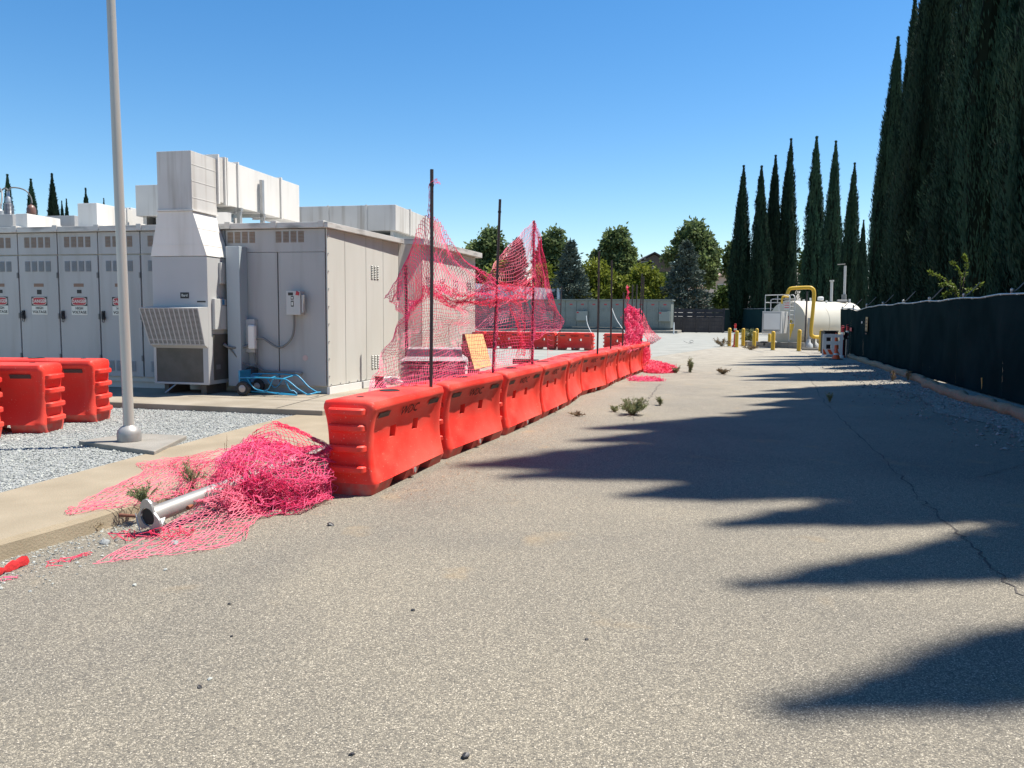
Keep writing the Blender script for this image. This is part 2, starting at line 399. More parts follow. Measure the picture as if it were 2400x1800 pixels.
fence_x = lambda y: 9.57 + .2674 * (y - 14.29)

tag(MB().add([(-900, -60, -.03), (900, -60, -.03), (900, 1500, -.03), (-900, 1500, -.03)], [(0, 1, 2, 3)]).build('ground', M_['ground']), kind='structure')
road = sheet('road', lambda y: (curb_x(y) - .3 if y < 29 else -40, fence_x(y) - .9 if y < 38 else 30), [-4, 2, 4, 6, 8, 10, 12, 14, 17, 20, 23, 26, 28.9, 29.1, 37.9, 38.1, 60, 100], 4, lambda x, y: 0.0, M_['asphalt'])
yard = sheet('yard', lambda y: (-60, back_x(y) if y < 29 else (4.6 + (y - 29) * .5)), [12.1, 14, 17, 19, 21, 23, 25, 27, 29, 34, 60, 100], 6, lambda x, y: side_h(y) + .004, M_['yard'])
# gravel bed with real stones
gb = sheet('gravel_bed', lambda y: (-30, back_x(y)), [-4, 3, 5, 6, 7, 8, 9, 10, 11, 12.2], 10, lambda x, y: .112, M_['gravel'])
n = 46000
pts = []
while len(pts) < n:
    y = rng.uniform(4.5, 12.0, 4000); x = rng.uniform(-9.5, -2.6, 4000)
    keep = np.array([xx < back_x(yy) + rng.normal(0, .03) and yy > 5.2 and (yy < 11.0 - .22 * (xx + 2.65)) and rng.random() < 1.15 - .05 * (yy - 6) for xx, yy in zip(x, y)])
    pts += list(zip(x[keep], y[keep]))
pts = np.array(pts[:n])
oct_v = np.array([(1, 0, 0), (-1, 0, 0), (0, 1, 0), (0, -1, 0), (0, 0, 1), (0, 0, -1)], float)
oct_f = np.array([(0, 2, 4), (2, 1, 4), (1, 3, 4), (3, 0, 4), (2, 0, 5), (1, 2, 5), (3, 1, 5), (0, 3, 5)])
def stones(name, P, size, mats, zs=.6):
    n = len(P); sz = size * rng.lognormal(0, .35, n)
    an = rng.uniform(0, 2*np.pi, n)
    V = oct_v[None] * (sz[:, None, None] * rng.uniform(.6, 1.25, (n, 6, 1))) * np.array([1, .8, zs])
    tl = rng.uniform(-.6, .6, n)
    V = np.stack([V[..., 0], V[..., 1] * np.cos(tl)[:, None] - V[..., 2] * np.sin(tl)[:, None], V[..., 1] * np.sin(tl)[:, None] + V[..., 2] * np.cos(tl)[:, None]], -1)
    V = np.stack([V[..., 0] * np.cos(an)[:, None] - V[..., 1] * np.sin(an)[:, None], V[..., 0] * np.sin(an)[:, None] + V[..., 1] * np.cos(an)[:, None], V[..., 2]], -1)
    V += P[:, None, :]
    Fc = (oct_f[None] + (np.arange(n) * 6)[:, None, None]).reshape(-1, 3)
    mi = np.repeat(rng.choice(len(mats), n, p=[.5, .34, .16][:len(mats)] if len(mats) == 3 else None), 8)
    return np_mesh(name, V.reshape(-1, 3), Fc, mats, mi=mi)
g_st = stones('gravel_stones', np.c_[pts, np.full(len(pts), .116)], .0105, [M_['stone_a'], M_['stone_b'], M_['stone_c']])
tag(g_st, 'pale grey green crushed rock covering the bed round the light pole', 'gravel', kind='stuff')

# pavement strip with its kerb
mb = MB()
ys = [-4, 0, 3, 4.0, 4.72, 5.29, 5.8, 6.09, 7, 8, 8.8, 10, 12, 14, 17, 20, 23, 26]
row = []
for y in ys:
    jx = .012 * math.sin(y * 7.3) + .01 * math.sin(y * 17)
    xr = curb_x(y) + jx; zt = side_h(y) + .006
    row.append([(xr + .02, y, -.05), (xr + .004, y, zt - .03), (xr - .02, y, zt), (back_x(y), y, zt), (back_x(y), y, -.05)])
vs = [p for r in row for p in r]
fs = [(j*5+i, j*5+i+1, (j+1)*5+i+1, (j+1)*5+i) for j in range(len(ys)-1) for i in range(4)]
walk = mb.add(vs, fs).build('sidewalk', M_['walk']); tag(walk, kind='structure')
# plate at the near corner of the strip and its joint
MB().add([(p[0], p[1], .128) for p in ((-4.3, 4.62), (-3.23, 4.72), (-3.235, 4.70), (-4.3, 4.60))], [(0, 1, 2, 3)]).build('joint', M_['joint'], walk)

# concrete pad under the enclosures
C0 = Vector((-3.19, 13.22, 0)); TH = R(12)
EX = Vector((math.cos(TH), -math.sin(TH), 0)); EY = Vector((math.sin(TH), math.cos(TH), 0))   # along the front wall to the right; straight back
def loc2w(x, y, z=0): return C0 + EX * x + EY * y + Vector((0, 0, z))
pad_poly = [loc2w(-14, -2.0), loc2w(-2.6, -2.05), loc2w(.95, -2.15), loc2w(1.55, 1), loc2w(2.0, 9.2), loc2w(-14, 9.2)]
pad = MB().prism([(p.x, p.y) for p in pad_poly], -.02, .2).build('concrete_pad', M_['pad'], bevel=.012); tag(pad, kind='structure')
for a, b in (((-4.2, -2.0), (-4.0, 0)), ((.2, -2.1), (.05, -.02)), ((-2.0, -1.0), (1.1, -1.05))):
    pa, pb = loc2w(*a, .204), loc2w(*b, .204); d = (pb - pa).normalized(); nn = Vector((-d.y, d.x, 0)) * .008
    MB().add([pa + nn, pa - nn, pb - nn, pb + nn], [(0, 1, 2, 3)]).build('joint', M_['joint'], pad)

# dirt and gravel strip along the screened fence
dirt = sheet('dirt_strip', lambda y: (fence_x(y) - 1.75 + .22 * math.sin(y * 1.3) + .12 * math.sin(y * 3.7), fence_x(y) + 6), [1, 3, 5, 7, 9, 10, 11, 12, 13, 14, 15, 16, 17, 18, 19, 20, 21, 22, 23, 24, 25, 26, 28, 30, 32, 34, 36, 38], 4, lambda x, y: .008, M_['dirt'])
P = []
for _ in range(5200):
    y = rng.uniform(9, 28); d_ = abs(rng.normal(0, .75)); P.append((fence_x(y) - .5 - d_, y, .012))
tag(stones('roadside_stones', np.array(P), .02, [M_['stone_b'], M_['stone_c']]), 'loose dark stones scattered along the foot of the screened fence', 'gravel', kind='stuff')
P = []
for _ in range(2200):
    y = rng.uniform(3.2, 9); P.append((curb_x(y) + .02 + abs(rng.normal(0, .28)), y, .003))
tag(stones('kerbside_stones', np.array(P), .008, [M_['stone_a'], M_['stone_b'], M_['stone_c']]), 'small stones and grit gathered along the foot of the kerb', 'gravel', kind='stuff')

# cracks in the road
def crack(pts, w, seed):
    rnd = random.Random(seed); mb = MB(); P = []
    for (a, b) in zip(pts, pts[1:]):
        for k in range(14):
            t = k / 14; q = Vector(a).lerp(Vector(b), t); q += Vector((rnd.gauss(0, .018), rnd.gauss(0, .018), 0)); P.append(q)
    vs = []; fs = []
    for i, p in enumerate(P):
        t = (P[min(i+1, len(P)-1)] - P[max(0, i-1)]).normalized(); nn = Vector((-t.y, t.x, 0)) * w * rnd.uniform(.25, 1)
        vs += [p + nn, p - nn]
    fs = [(2*i, 2*i+1, 2*i+3, 2*i+2) for i in range(len(P)-1)]
    mb.add([(p.x, p.y, .004) for p in vs], fs).build('crack', M_['joint'], road)
crack([gnd(2400, 1400), gnd(2330, 1335), gnd(2240, 1245), gnd(2160, 1170), gnd(2080, 1085), gnd(1990, 1000), gnd(1930, 940), gnd(1900, 890), gnd(1860, 850)], .009, 1)
crack([gnd(1545, 900), gnd(1530, 925), gnd(1515, 940), gnd(1480, 990)], .014, 2)
crack([gnd(1570, 868), gnd(1650, 876), gnd(1720, 882)], .02, 3)
crack([gnd(1590, 833), gnd(1640, 836)], .03, 4)
crack([gnd(2400, 1090), gnd(2360, 1100), gnd(2290, 1120)], .006, 6)

# distant hill
mb = MB(); hv = []; hn = 40
for i in range(hn + 1):
    u = 1380 + 900 * i / hn; x = (u - 1200) / F * 1100
    hgt = 20 + 42 * math.exp(-((u - 1650) / 130) ** 2) + 55 * math.exp(-((u - 1900) / 190) ** 2) + 3 * math.sin(i * 1.7)
    hv += [(x, 1000, -2), (x, 1100, hgt), (x, 1300, -2)]
tag(mb.add(hv, [(3*i+k, 3*i+3+k, 3*i+4+k, 3*i+1+k) for i in range(hn) for k in range(2)]).build('hill', M_['hill'], smooth=60), kind='structure')

# ------------------------------------------------------------------ electrical enclosure (left)
BZ = .2   # top of the pad
enc = thing('equipment_enclosure', 'long pale grey metal electrical enclosure with danger signs on its cabinet doors', 'enclosure', (C0.x, C0.y, BZ), -TH)
SK = math.tan(R(4.5))
def sp(y, o=0): return (y * SK + o, y)         # along the lit side wall, o metres proud of it
body = [(-11, .05), (-.004, .05), sp(2.86), sp(3.22, .35), sp(6.62, .35), (-11, 6.62)]
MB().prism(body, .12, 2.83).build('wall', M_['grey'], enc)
MB().prism([(p[0] - .03 if p[0] > -5 else p[0], p[1] + (.06 if p[1] < 1 else 0)) for p in body], 0, .12).build('base_channel', M_['grey'], enc)
# front: doors, transoms, plain panels
def louver_mesh(w, h, n, back, slat, name):
    mb = MB(); mb.box(-w/2, w/2, -.002, .004, 0, h, 0)
    for k in range(n):
        z = h * (k + .5) / n; q = h / n
        mb.add([(-w/2, -.002, z + q*.42), (w/2, -.002, z + q*.42), (w/2, -.014, z - q*.18), (-w/2, -.014, z - q*.18), (-w/2, -.002, z + q*.2), (w/2, -.002, z + q*.2)],
               [(0, 3, 2, 1), (3, 4, 5, 2), (0, 4, 3), (1, 2, 5)], 1)
    return mb.build(name, [back, slat], enc)
lv_top = louver_mesh(.105, .19, 8, M_['brownplate'], M_['louv'], 'louver')
lv_mid = louver_mesh(.105, .19, 9, M_['conduit'], M_['greyshade'], 'louver')
lv_side = louver_mesh(.075, .26, 8, M_['dark'], M_['grey'], 'louver')
used = set()
def louver(proto, parent, x, y, z, rz=0):
    o = proto if proto not in used else proto.copy()
    if proto in used: col.objects.link(o)
    used.add(proto); o.parent = parent; o.location = (x, y, z); o.rotation_euler = (0, 0, rz); return o
def danger_sign(parent, x, y, z):
    mb = MB(); w, h = .17, .165
    mb.box(-w, w, -.004, 0, -h, h, 1)
    mb.box(-w, w, -.0055, -.004, .0, h, 2)
    def oval(a, b, yy, mi, cz):
        pts = []
        for k in range(28):
            t = 2 * math.pi * k / 28; c, s_ = math.cos(t), math.sin(t)
            pts.append((a * math.copysign(abs(c) ** .55, c), yy, cz + b * math.copysign(abs(s_) ** .55, s_)))
        mb.add(pts, [tuple(range(28))], mi)
    oval(.158, .074, -.0065, 1, h/2); oval(.148, .066, -.0075, 0, h/2)
    T = lambda cz, yy: Matrix.Translation((0, yy, cz)) @ Matrix.Rotation(R(90), 4, 'X')
    put_text(mb, 'DANGER', .085, T(h/2 - .002, -.0085), 1, .002, .92)
    put_text(mb, 'HIGH', .068, T(-.045, -.0055), 2, .002, 1.0)
    put_text(mb, 'VOLTAGE', .068, T(-.118, -.0055), 2, .002, 1.0)
    o = mb.build('danger_sign', [M_['signred'], M_['signwhite'], M_['signblack']], parent); o.location = (x, y, z); return o
edges = [(-9.68, -8.81), (-8.80, -7.94), (-7.93, -7.07), (-7.05, -6.20), (-6.185, -5.335), (-5.32, -4.475), (-4.46, -3.595), (-3.58, -2.73), (-2.72, -1.9)]
sign0 = hand0 = None
door_no = 0
for k, (x0, x1) in enumerate(edges):
    xc = (x0 + x1) / 2
    d = MB().box(x0 + .008, x1 - .008, 0, .05, .21, 2.41).build('cabinet_door', M_['greyshade'], enc, bevel=.004)
    t = MB().box(x0 + .003, x1 - .003, .004, .05, 2.432, 2.825).build('transom_panel', M_['greyshade'], enc, bevel=.003)
    for j in range(4):
        louver(lv_top, t, xc - .225 + .15 * j, .004, 2.56)
        if k >= 2: louver(lv_mid, d, xc - .225 + .15 * j, -.001, 2.12)
        if k >= 2: louver(lv_mid, d, xc - .225 + .15 * j, -.001, .31)
    for hz in (.55, 1.3, 2.05):
        if k == 0 and hz == .55: hin0 = MB().box(-.012, .012, -.016, .006, -.05, .05).build('hinge', M_['conduit'], d); o = hin0
        else: o = hin0.copy(); col.objects.link(o); o.parent = d
        o.location = (x1 - .012, 0, hz)
    if 1 < k < 8:
        if sign0 is None: sign0 = danger_sign(d, xc, -.001, 1.49)
        else:
            s_ = sign0.copy(); col.objects.link(s_); s_.parent = d; s_.location = (xc, -.001, 1.49)
        MB().box(xc - .105, xc + .105, -.004, -.001, 1.84, 1.90).build('label_plate', M_['brownplate'], d)
        MB().box(xc - .055 + .003 * k, xc + .055, -.004, -.001, 1.70 + (.02 if k % 2 else 0), 1.785).build('number_plate', M_['signblack'], d)
        mb = MB(); hx = x0 + .075
        mb.box(hx - .026, hx + .026, -.03, 0, 1.25, 1.40); mb.box(hx - .01, hx + .016, -.055, -.03, 1.26, 1.37); mb.box(hx + .005, hx + .04, -.045, -.02, 1.24, 1.30)
        mb.tube([(hx - .02, -.02, 1.25), (hx - .02, -.025, 1.20), (hx + .02, -.03, 1.19), (hx + .03, -.03, 1.25)], .006, 6)
        mb.build('door_handle', M_['black'], d)
for k, (x0, x1) in enumerate(((-1.88, -.9), (-.885, -.012))):
    MB().box(x0 + .004, x1 - .004, 0, .05, .14, 2.43).build('wall_panel', M_['greyshade'], enc, bevel=.003)
t = MB().box(-1.88, -.012, .003, .05, 2.437, 2.825).build('transom_panel', M_['greyshade'], enc, bevel=.003)
for xs in (-1.58, -.66):
    for j in range(4): louver(lv_top, t, xs - .21 + .14 * j, .003, 2.6)
# lit side wall: panels proud of the body, louvers
def side_panel(y0, y1, o, z0=.14, z1=2.83):
    a, b = sp(y0, o), sp(y1, o)
    mb = MB(); mb.prism([a, (a[0] + .022, a[1] - .001), (b[0] + .022, b[1] - .001), b], z0, z1)
    return mb.build('wall_panel', M_['grey'], enc, bevel=.004)
ps = []
for y0, y1, o in ((.012, .62, 0), (.632, 1.42, 0), (1.432, 2.14, 0), (2.152, 2.85, 0), (3.24, 4.0, .35), (4.012, 4.78, .35), (4.792, 5.66, .35), (5.672, 6.6, .35)):
    ps.append((side_panel(y0, y1, o), y0, y1, o))
a_, b_ = sp(2.87, .012), sp(3.215, .352)
MB().prism([a_, (a_[0] + .012, a_[1] - .012), (b_[0] + .012, b_[1] - .012), b_], .14, 2.83).build('corner_panel', M_['grey'], enc)
for p, y0, y1, o in ps:
    if y0 < .5: continue
    for zc in ((2.06, .34) if o == 0 and y0 > 1.0 and y0 < 2.1 else (1.95, .34) if o else ()):
        for j in range(3):
            yc = (y0 + y1) / 2 + .12 * (j - 1); q = sp(yc, o + .0235)
            louver(lv_side, p, q[0], q[1], zc, math.atan2(1, SK))
# bolts along the side wall foot and corner
mb = MB()
for k in range(9):
    q = sp(.08 + .32 * k, .026); mb.box(q[0], q[0] + .014, q[1], q[1] + .02, .15, .17)
for k in range(9):
    q = sp(.03, .024); mb.box(q[0], q[0] + .012, q[1], q[1] + .02, .3 + .3 * k, .32 + .3 * k)
mb.build('bolt_row', M_['galv'], enc)
a_, b_ = sp(.0, .0), sp(2.86, .0)
MB().prism([a_, (a_[0] + .05, a_[1]), (b_[0] + .05, b_[1]), b_], 0, .125).build('base_trim', M_['white'], enc)
# roof
roof_poly = [(-11, -.07), (.075, -.07), (sp(2.9, .13)[0], sp(2.9)[1]), (-11, 2.97)]
MB().prism(roof_poly, 2.835, 2.93).build('roof', M_['fascia'], enc, bevel=.006)
roof2 = [(-11, 2.99), sp(2.99, .12), sp(3.02, .50), sp(6.75, .50), (-11, 6.75)]
MB().prism(roof2, 2.835, 2.955).build('roof', M_['fascia'], enc, bevel=.006)
cap0 = None
for k in range(11):
    x = -.045 - .876 * k
    if cap0 is None:
        cap0 = MB().box(-.05, .05, -.005, .13, -.012, .105).build('roof_cap', M_['fascia'], enc, bevel=.006); o = cap0
    else:
        o = cap0.copy(); col.objects.link(o); o.parent = enc
    o.location = (x, -.08, 2.85)
for k in range(9):   # shallow roof sheets rising from the eave
    x = -.09 - .876 * k
    MB().add([(x, -.03, 2.932), (x - .8, -.03, 2.932), (x - .8, 1.6, 2.99), (x, 1.6, 2.99), (x, -.03, 2.90), (x - .8, -.03, 2.90), (x - .8, 1.6, 2.9), (x, 1.6, 2.9)],
             [(0, 1, 2, 3), (0, 4, 5, 1), (1, 5, 6, 2), (3, 2, 6, 7), (0, 3, 7, 4)]).build('roof_sheet', M_['fascia'], enc)
# round cover and small marks on the plain panel
mb = MB(); mb.tube([(-.4, .001, .62), (-.4, -.006, .62)], .05, 18); mb.build('cover_disc', mat('pink_grey_disc', (.5, .36, .34), .6), enc)

# wall air conditioner
ac = thing('wall_air_conditioner', 'tall grey wall air conditioner with slanted intake grille bolted to the enclosure', 'air conditioner', (C0.x, C0.y, BZ), -TH)
OF = -.69
MB().box(-2.84, -1.80, OF, -.004, .17, 2.32).build('body', M_['acgrey'], ac, bevel=.008)
# intake hood
hx0, hx1 = -2.90, -1.80
mb = MB(); mb.hexa([(hx0, OF - .27, 1.46), (hx1, OF - .27, 1.46), (hx1, OF - .002, 1.48), (hx0, OF - .002, 1.48)], [(hx0 + .06, OF - .10, .84), (hx1, OF - .10, .84), (hx1, OF - .002, .78), (hx0 + .06, OF - .002, .78)])
hood = mb.build('intake_hood', M_['acgrey'], ac)
ta = Vector((0, -.27 + .10, 1.46 - .84)); tn = Vector((0, -ta.z, ta.y)).normalized() * 1
if tn.y > 0: tn = -tn
mb = MB()
def hp(x, t, off): # point on the slanted front
    xx = (hx0 + .06 * (1 - t)) + (hx1 - hx0 - .06 * (1 - t)) * x
    return Vector((xx, OF - .10, .84)) + ta * t + tn * off
mb.add([hp(.015, .03, .003), hp(.985, .03, .003), hp(.985, .97, .003), hp(.015, .97, .003)], [(0, 1, 2, 3)], 0)
for k in range(13):
    x = .005 + .99 * k / 12
    mb.hexa([hp(x - .008, 0, .002), hp(x + .008, 0, .002), hp(x + .008, 0, .014), hp(x - .008, 0, .014)], [hp(x - .008, 1, .002), hp(x + .008, 1, .002), hp(x + .008, 1, .014), hp(x - .008, 1, .014)], 1)
for k in range(31):
    t = .01 + .98 * k / 30; w = .010 if k not in (0, 4, 30) else .02
    mb.hexa([hp(.004, t - w/2, .003), hp(.004, t + w/2, .003), hp(.004, t + w/2, .010), hp(.004, t - w/2, .010)], [hp(.996, t - w/2, .003), hp(.996, t + w/2, .003), hp(.996, t + w/2, .010), hp(.996, t - w/2, .010)], 1)
mb.build('intake_grille', [M_['acdark'], M_['acgrey']], hood)
MB().box(-2.79, -1.90, OF - .012, OF - .002, .2, .80).build('coil_panel', M_['acdark'], ac)
mb = MB()
for a in ((-2.84, -2.79, .17, .82), (-1.90, -1.80, .17, .82), (-2.79, -1.90, .17, .205), (-2.79, -1.90, .785, .82)): mb.box(a[0], a[1], OF - .022, OF - .001, a[2], a[3])
mb.build('coil_frame', M_['acgrey'], ac, bevel=.003)
MB().box(-1.799, -1.789, OF + .12, -.06, .24, 1.02).build('coil_panel', M_['acdark'], ac)
MB().box(-1.788, -1.783, OF + .18, OF + .3, .42, .5).build('data_plate', M_['conduit'], ac)
p = MB().box(-1.80, -1.745, -.58, -.05, 1.10, 1.62).build('access_panel', M_['boxgrey'], ac, bevel=.006)
MB().box(-1.745, -1.742, -.36, -.29, 1.52, 1.61).build('sticker', M_['stickblue'], p)
MB().box(-1.745, -1.743, -.36, -.06, 1.505, 1.512).build('printed_line', M_['signblack'], p)
p = MB().box(-1.80, -1.755, -.36, -.03, 1.88, 2.24).build('access_panel', M_['boxgrey'], ac, bevel=.006)
mb = MB(); mb.box(-1.755, -1.735, -.21, -.16, 1.93, 2.0); mb.tube([(-1.74, -.2, 1.95), (-1.73, -.2, 1.9), (-1.73, -.15, 1.9), (-1.74, -.15, 1.95)], .008, 6); mb.build('latch', M_['silver'], p)
mb = MB(); mb.box(-2.31, -2.15, OF - .006, OF, 1.62, 1.72, 0)
put_text(mb, 'Bard', .062, Matrix.Translation((-2.23, OF - .0075, 1.67)) @ Matrix.Rotation(R(90), 4, 'X'), 1, .001)
mb.build('brand_plate', [M_['signblack'], M_['signwhite']], ac)
MB().box(-2.0, -1.84, OF - .004, OF, 1.555, 1.58).build('small_label', M_['signblack'], ac)
MB().box(-1.72, -1.47, -.26, -.004, .12, 2.52).build('side_channel', mat('pale_blue_grey', (.36, .42, .45), .5), ac, bevel=.006)
MB().box(-2.7, -2.62, OF + .05, -.05, 0.003, .17).build('foot', M_['acdark'], ac); MB().box(-2.0, -1.9, OF + .05, -.05, .003, .17).build('foot', M_['acdark'], ac); MB().tube([(-2.45, OF + .02, .17), (-2.6, OF - .08, .02)], .014, 6).build('drain_pipe', M_['galv'], ac)

# supply duct rising from it and running back over the roof
duct = thing('supply_duct', 'tall white sheet metal duct rising from the air conditioner and running back over the roof', 'duct', (C0.x, C0.y, BZ), -TH)
A = [(-2.85, OF - .012, 2.325), (-1.79, OF - .012, 2.325), (-1.79, -.03, 2.325), (-2.85, -.03, 2.325)]
B = [(-2.66, -.73, 3.06), (-2.02, -.73, 3.06), (-2.02, -.06, 3.06), (-2.66, -.06, 3.06)]
MB().hexa(A, B).build('transition', M_['ductclean'], duct, bevel=.004)
def lerp4(t, g=.004):
    return [tuple(Vector(a).lerp(Vector(b), t) * 1 + Vector(((-g if i in (0, 3) else g), (-g if i < 2 else g), 0))) for i, (a, b) in enumerate(zip(A, B))]
for t in (.25, .62):
    MB().hexa(lerp4(t - .006), lerp4(t + .006)).build('seam', M_['ductclean'], duct)
MB().box(-2.685, -1.99, -.755, -.03, 3.062, 3.085).build('flange', M_['ductclean'], duct)
box = MB().box(-2.66, -2.02, -.73, -.02, 3.087, 4.04).build('riser_box', M_['duct'], duct, bevel=.004)
for z in (3.28, 3.55, 3.82): MB().box(-2.664, -2.016, -.72, -.03, z, z + .008).build('seam', M_['ductclean'], box)
MB().prism([(-2.60, .0), (-2.02, .0), (-2.02, .2), (-2.60, .2)], 3.32, 4.09).build('flange', M_['duct'], duct, bevel=.004)
def fl(y0, y1, e): return MB().box(-2.62 - e, -2.0 + e * .5, y0, y1, 3.31 - e, 4.09 + e).build('flange', M_['ductclean'], duct, bevel=.003)
fl(-.015, .03, .035); fl(.2, .235, .03); fl(.26, .30, .03); fl(.62, .66, .025); fl(2.18, 2.23, .025)
MB().box(-2.62, -2.02, .235, .62, 3.30, 4.075).build('duct_section', M_['ductclean'], duct, bevel=.003)
MB().box(-2.62, -2.02, .66, 2.18, 3.31, 4.085).build('duct_section', M_['ductclean'], duct, bevel=.003)
MB().box(-2.62, -2.02, 2.23, 3.0, 3.315, 4.09).build('duct_section', M_['ductclean'], duct, bevel=.003)
for k, y in enumerate((.55, 1.35)):
    mb = MB(); mb.box(-2.6, -2.55, y, y + .05, 2.94, 3.30); mb.box(-2.6, -1.9, y, y + .05, 3.22, 3.285); mb.box(-1.99, -1.93, y, y + .07, 2.94, 3.92 if k else 3.28)
    mb.build('support_bracket', M_['galv'], duct)

# other boxes and ducts on the roof
def roof_box(name, label, u0, u1, v0, z0, Y, depth, m, cat='duct', flanges=()):
    a = at(u0, v0, Y); b = at(u1, v0, Y)
    t = thing(name, label, cat, (b.x, Y, 0), -TH, None)
    w = b.x - a.x
    MB().box(-w, 0, 0, depth, z0, a.z).build('shell', m, t, bevel=.006)
    for f, f1 in flanges:
        MB().box(-w - .02, .025, f, f1, z0 - .02, a.z + .025).build('flange', M_['ductclean'], t)
    for k in range(int(w / .9)):
        if w > 1.5: MB().box(-w + .9 * (k + 1) - .02, -w + .9 * (k + 1) + .02, -.02, 0, z0, a.z + .01).build('seam', M_['duct'], t)
    MB().box(-w + .08, -w + .16, .1, depth - .1, 3.1, z0).build('support', M_['galv'], t)
    MB().box(-.16, -.08, .1, depth - .1, 3.1, z0).build('support', M_['galv'], t)
    return t
roof_box('rooftop_duct', 'long white duct on the far roof behind the first duct, streaked with grey', 660, 927, 477, 3.42, 17.0, 3.35, M_['duct'], flanges=((.9, .95), (2.0, 2.04), (2.42, 2.46), (2.58, 2.62)))
roof_box('rooftop_duct', 'boxy grey duct end just left of the tall riser, stained along its foot', 309, 372, 432, 3.50, 15.5, 3.0, M_['duct'])
roof_box('rooftop_cabinet', 'white cube shaped metal box on the roof left of the light pole', 174, 226, 475, 3.12, 15.0, 1.0, M_['ductclean'], 'cabinet', ((.82, .86),))
roof_box('rooftop_cabinet', 'narrow pale box on the roof immediately right of the light pole', 285, 306, 486, 3.12, 16.2, 1.0, M_['ductclean'], 'cabinet')
roof_box('rooftop_cabinet', 'low wide grey box on the roof left of the white cube', 93, 174, 504, 3.12, 15.6, .8, M_['greyshade'], 'cabinet')
roof_box('rooftop_cabinet', 'small pale box with one lit side on the roof under the brown insulator', 31, 63, 500, 3.12, 14.6, .8, M_['ductclean'], 'cabinet')
roof_box('rooftop_cabinet', 'plain grey box at the left edge of the roof', -30, 29, 501, 3.12, 14.8, .8, M_['greyshade'], 'cabinet')

# disconnect switch, conduits, small controller on the plain wall
sw = thing('disconnect_switch', 'grey safety switch box with a red handle on the shaded wall', 'switch box', (C0.x, C0.y, BZ), -TH)
MB().box(-.66, -.40, -.16, -.004, 1.36, 1.77).build('case', M_['boxgrey'], sw, bevel=.008)
mb = MB(); mb.box(-.39, -.36, -.13, -.05, 1.40, 1.70); mb.tube([(-.37, -.10, 1.55), (-.33, -.16, 1.64), (-.33, -.17, 1.70)], .013, 8); mb.build('lever', M_['boxgrey'], sw)
mb = MB(); mb.prism([(-.02, -.02), (.04, -.03), (.05, .02), (0, .05)], 0, .012, M=Matrix.Translation((-.46, -.161, 1.72)) @ Matrix.Rotation(R(90), 4, 'X')); mb.build('red_knob', M_['signred'], sw)
mb = MB()
mb.box(-.62, -.53, -.163, -.16, 1.69, 1.74); mb.box(-.57, -.52, -.163, -.16, 1.62, 1.68); mb.box(-.57, -.52, -.163, -.16, 1.50, 1.60)
mb.box(-.56, -.53, -.165, -.163, 1.52, 1.58, 1); mb.box(-.56, -.53, -.165, -.163, 1.635, 1.665, 1)
mb.build('printed_labels', [M_['signblack'], M_['signwhite']], sw)
c = MB()
pts = []
ctl = [(-.56, -.08, 1.36), (-.56, -.08, 1.15), (-.60, -.09, .97), (-.72, -.1, .84), (-.86, -.1, .80), (-1.02, -.1, .88), (-1.14, -.1, .95), (-1.26, -.11, .94), (-1.4, -.14, .83), (-1.5, -.2, .79), (-1.66, -.3, .79), (-1.76, -.32, .84)]
def catmull(P, n=6):
    P = [Vector(p) for p in P]; out = []
    for i in range(len(P) - 1):
        a = P[max(i-1, 0)]; b = P[i]; c_ = P[i+1]; d = P[min(i+2, len(P)-1)]
        for k in range(n):
            t = k / n
            out.append(.5 * ((2*b) + (c_-a)*t + (2*a-5*b+4*c_-d)*t*t + (3*b-a-3*c_+d)*t**3))
    return out + [P[-1]]
MB().tube(catmull(ctl), .021, 8).build('flexible_conduit', M_['conduit'], sw, smooth=60)
cb = thing('controller_box', 'slim white electrical box beside the air conditioner with conduit below it', 'electrical box', (C0.x, C0.y, BZ), -TH)
MB().box(-1.47, -1.30, -.10, -.004, .70, 1.28).build('back_plate', M_['acgrey'], cb, bevel=.004)
MB().box(-1.38, -1.25, -.20, -.101, .76, 1.18).build('cover', M_['white'], cb, bevel=.03)
MB().tube(catmull([(-1.76, -.3, .86), (-1.62, -.28, .72), (-1.50, -.22, .55), (-1.36, -.15, .47), (-1.27, -.12, .52), (-1.25, -.11, .76)]), .013, 6).build('looped_cable', M_['conduit'], cb, smooth=60)
MB().tube(catmull([(-1.33, -.06, .70), (-1.30, -.06, .5), (-1.2, -.06, .39), (-1.06, -.05, .37), (-.55, -.05, .36)]), .021, 8).build('conduit', M_['conduit'], cb, smooth=60)
MB().tube([(-.56, -.05, .36), (-.46, -.06, .355), (-.44, -.06, .345)], [.028, .026, .03], 8).build('elbow_fitting', M_['silver'], cb, smooth=50)

# blue hand truck lying on its back
ht = thing('hand_truck', 'bright blue tubular hand truck lying flat against the shaded wall', 'hand truck', (C0.x, C0.y, BZ), -TH)
def bt(P, r=.013, nm='frame_tube'): return MB().tube(catmull(P, 5), r, 8).build(nm, M_['blue'], ht, smooth=60)
for dy, z in ((-.62, .30), (-.24, .34)):
    bt([(-1.28, dy, z), (-.9, dy, z + .01), (-.52, dy, z), (-.40, dy, z - .03), (-.22, dy, .14), (-.06, dy, .05)])
bt([(-.06, -.62, .05), (.0, -.60, .06), (.02, -.43, .07), (.0, -.26, .06), (-.06, -.24, .05)], nm='handle_loop')
bt([(-1.15, -.62, .29), (-1.02, -.60, .12), (-.80, -.6, .10), (-.68, -.61, .29)], .010, 'brace')
bt([(-1.0, -.28, .3), (-.82, -.3, .12), (-.64, -.3, .3)], .010, 'brace')
bt([(-.95, -.6, .10), (-.6, -.58, .04), (-.3, -.5, .02)], .010, 'brace')
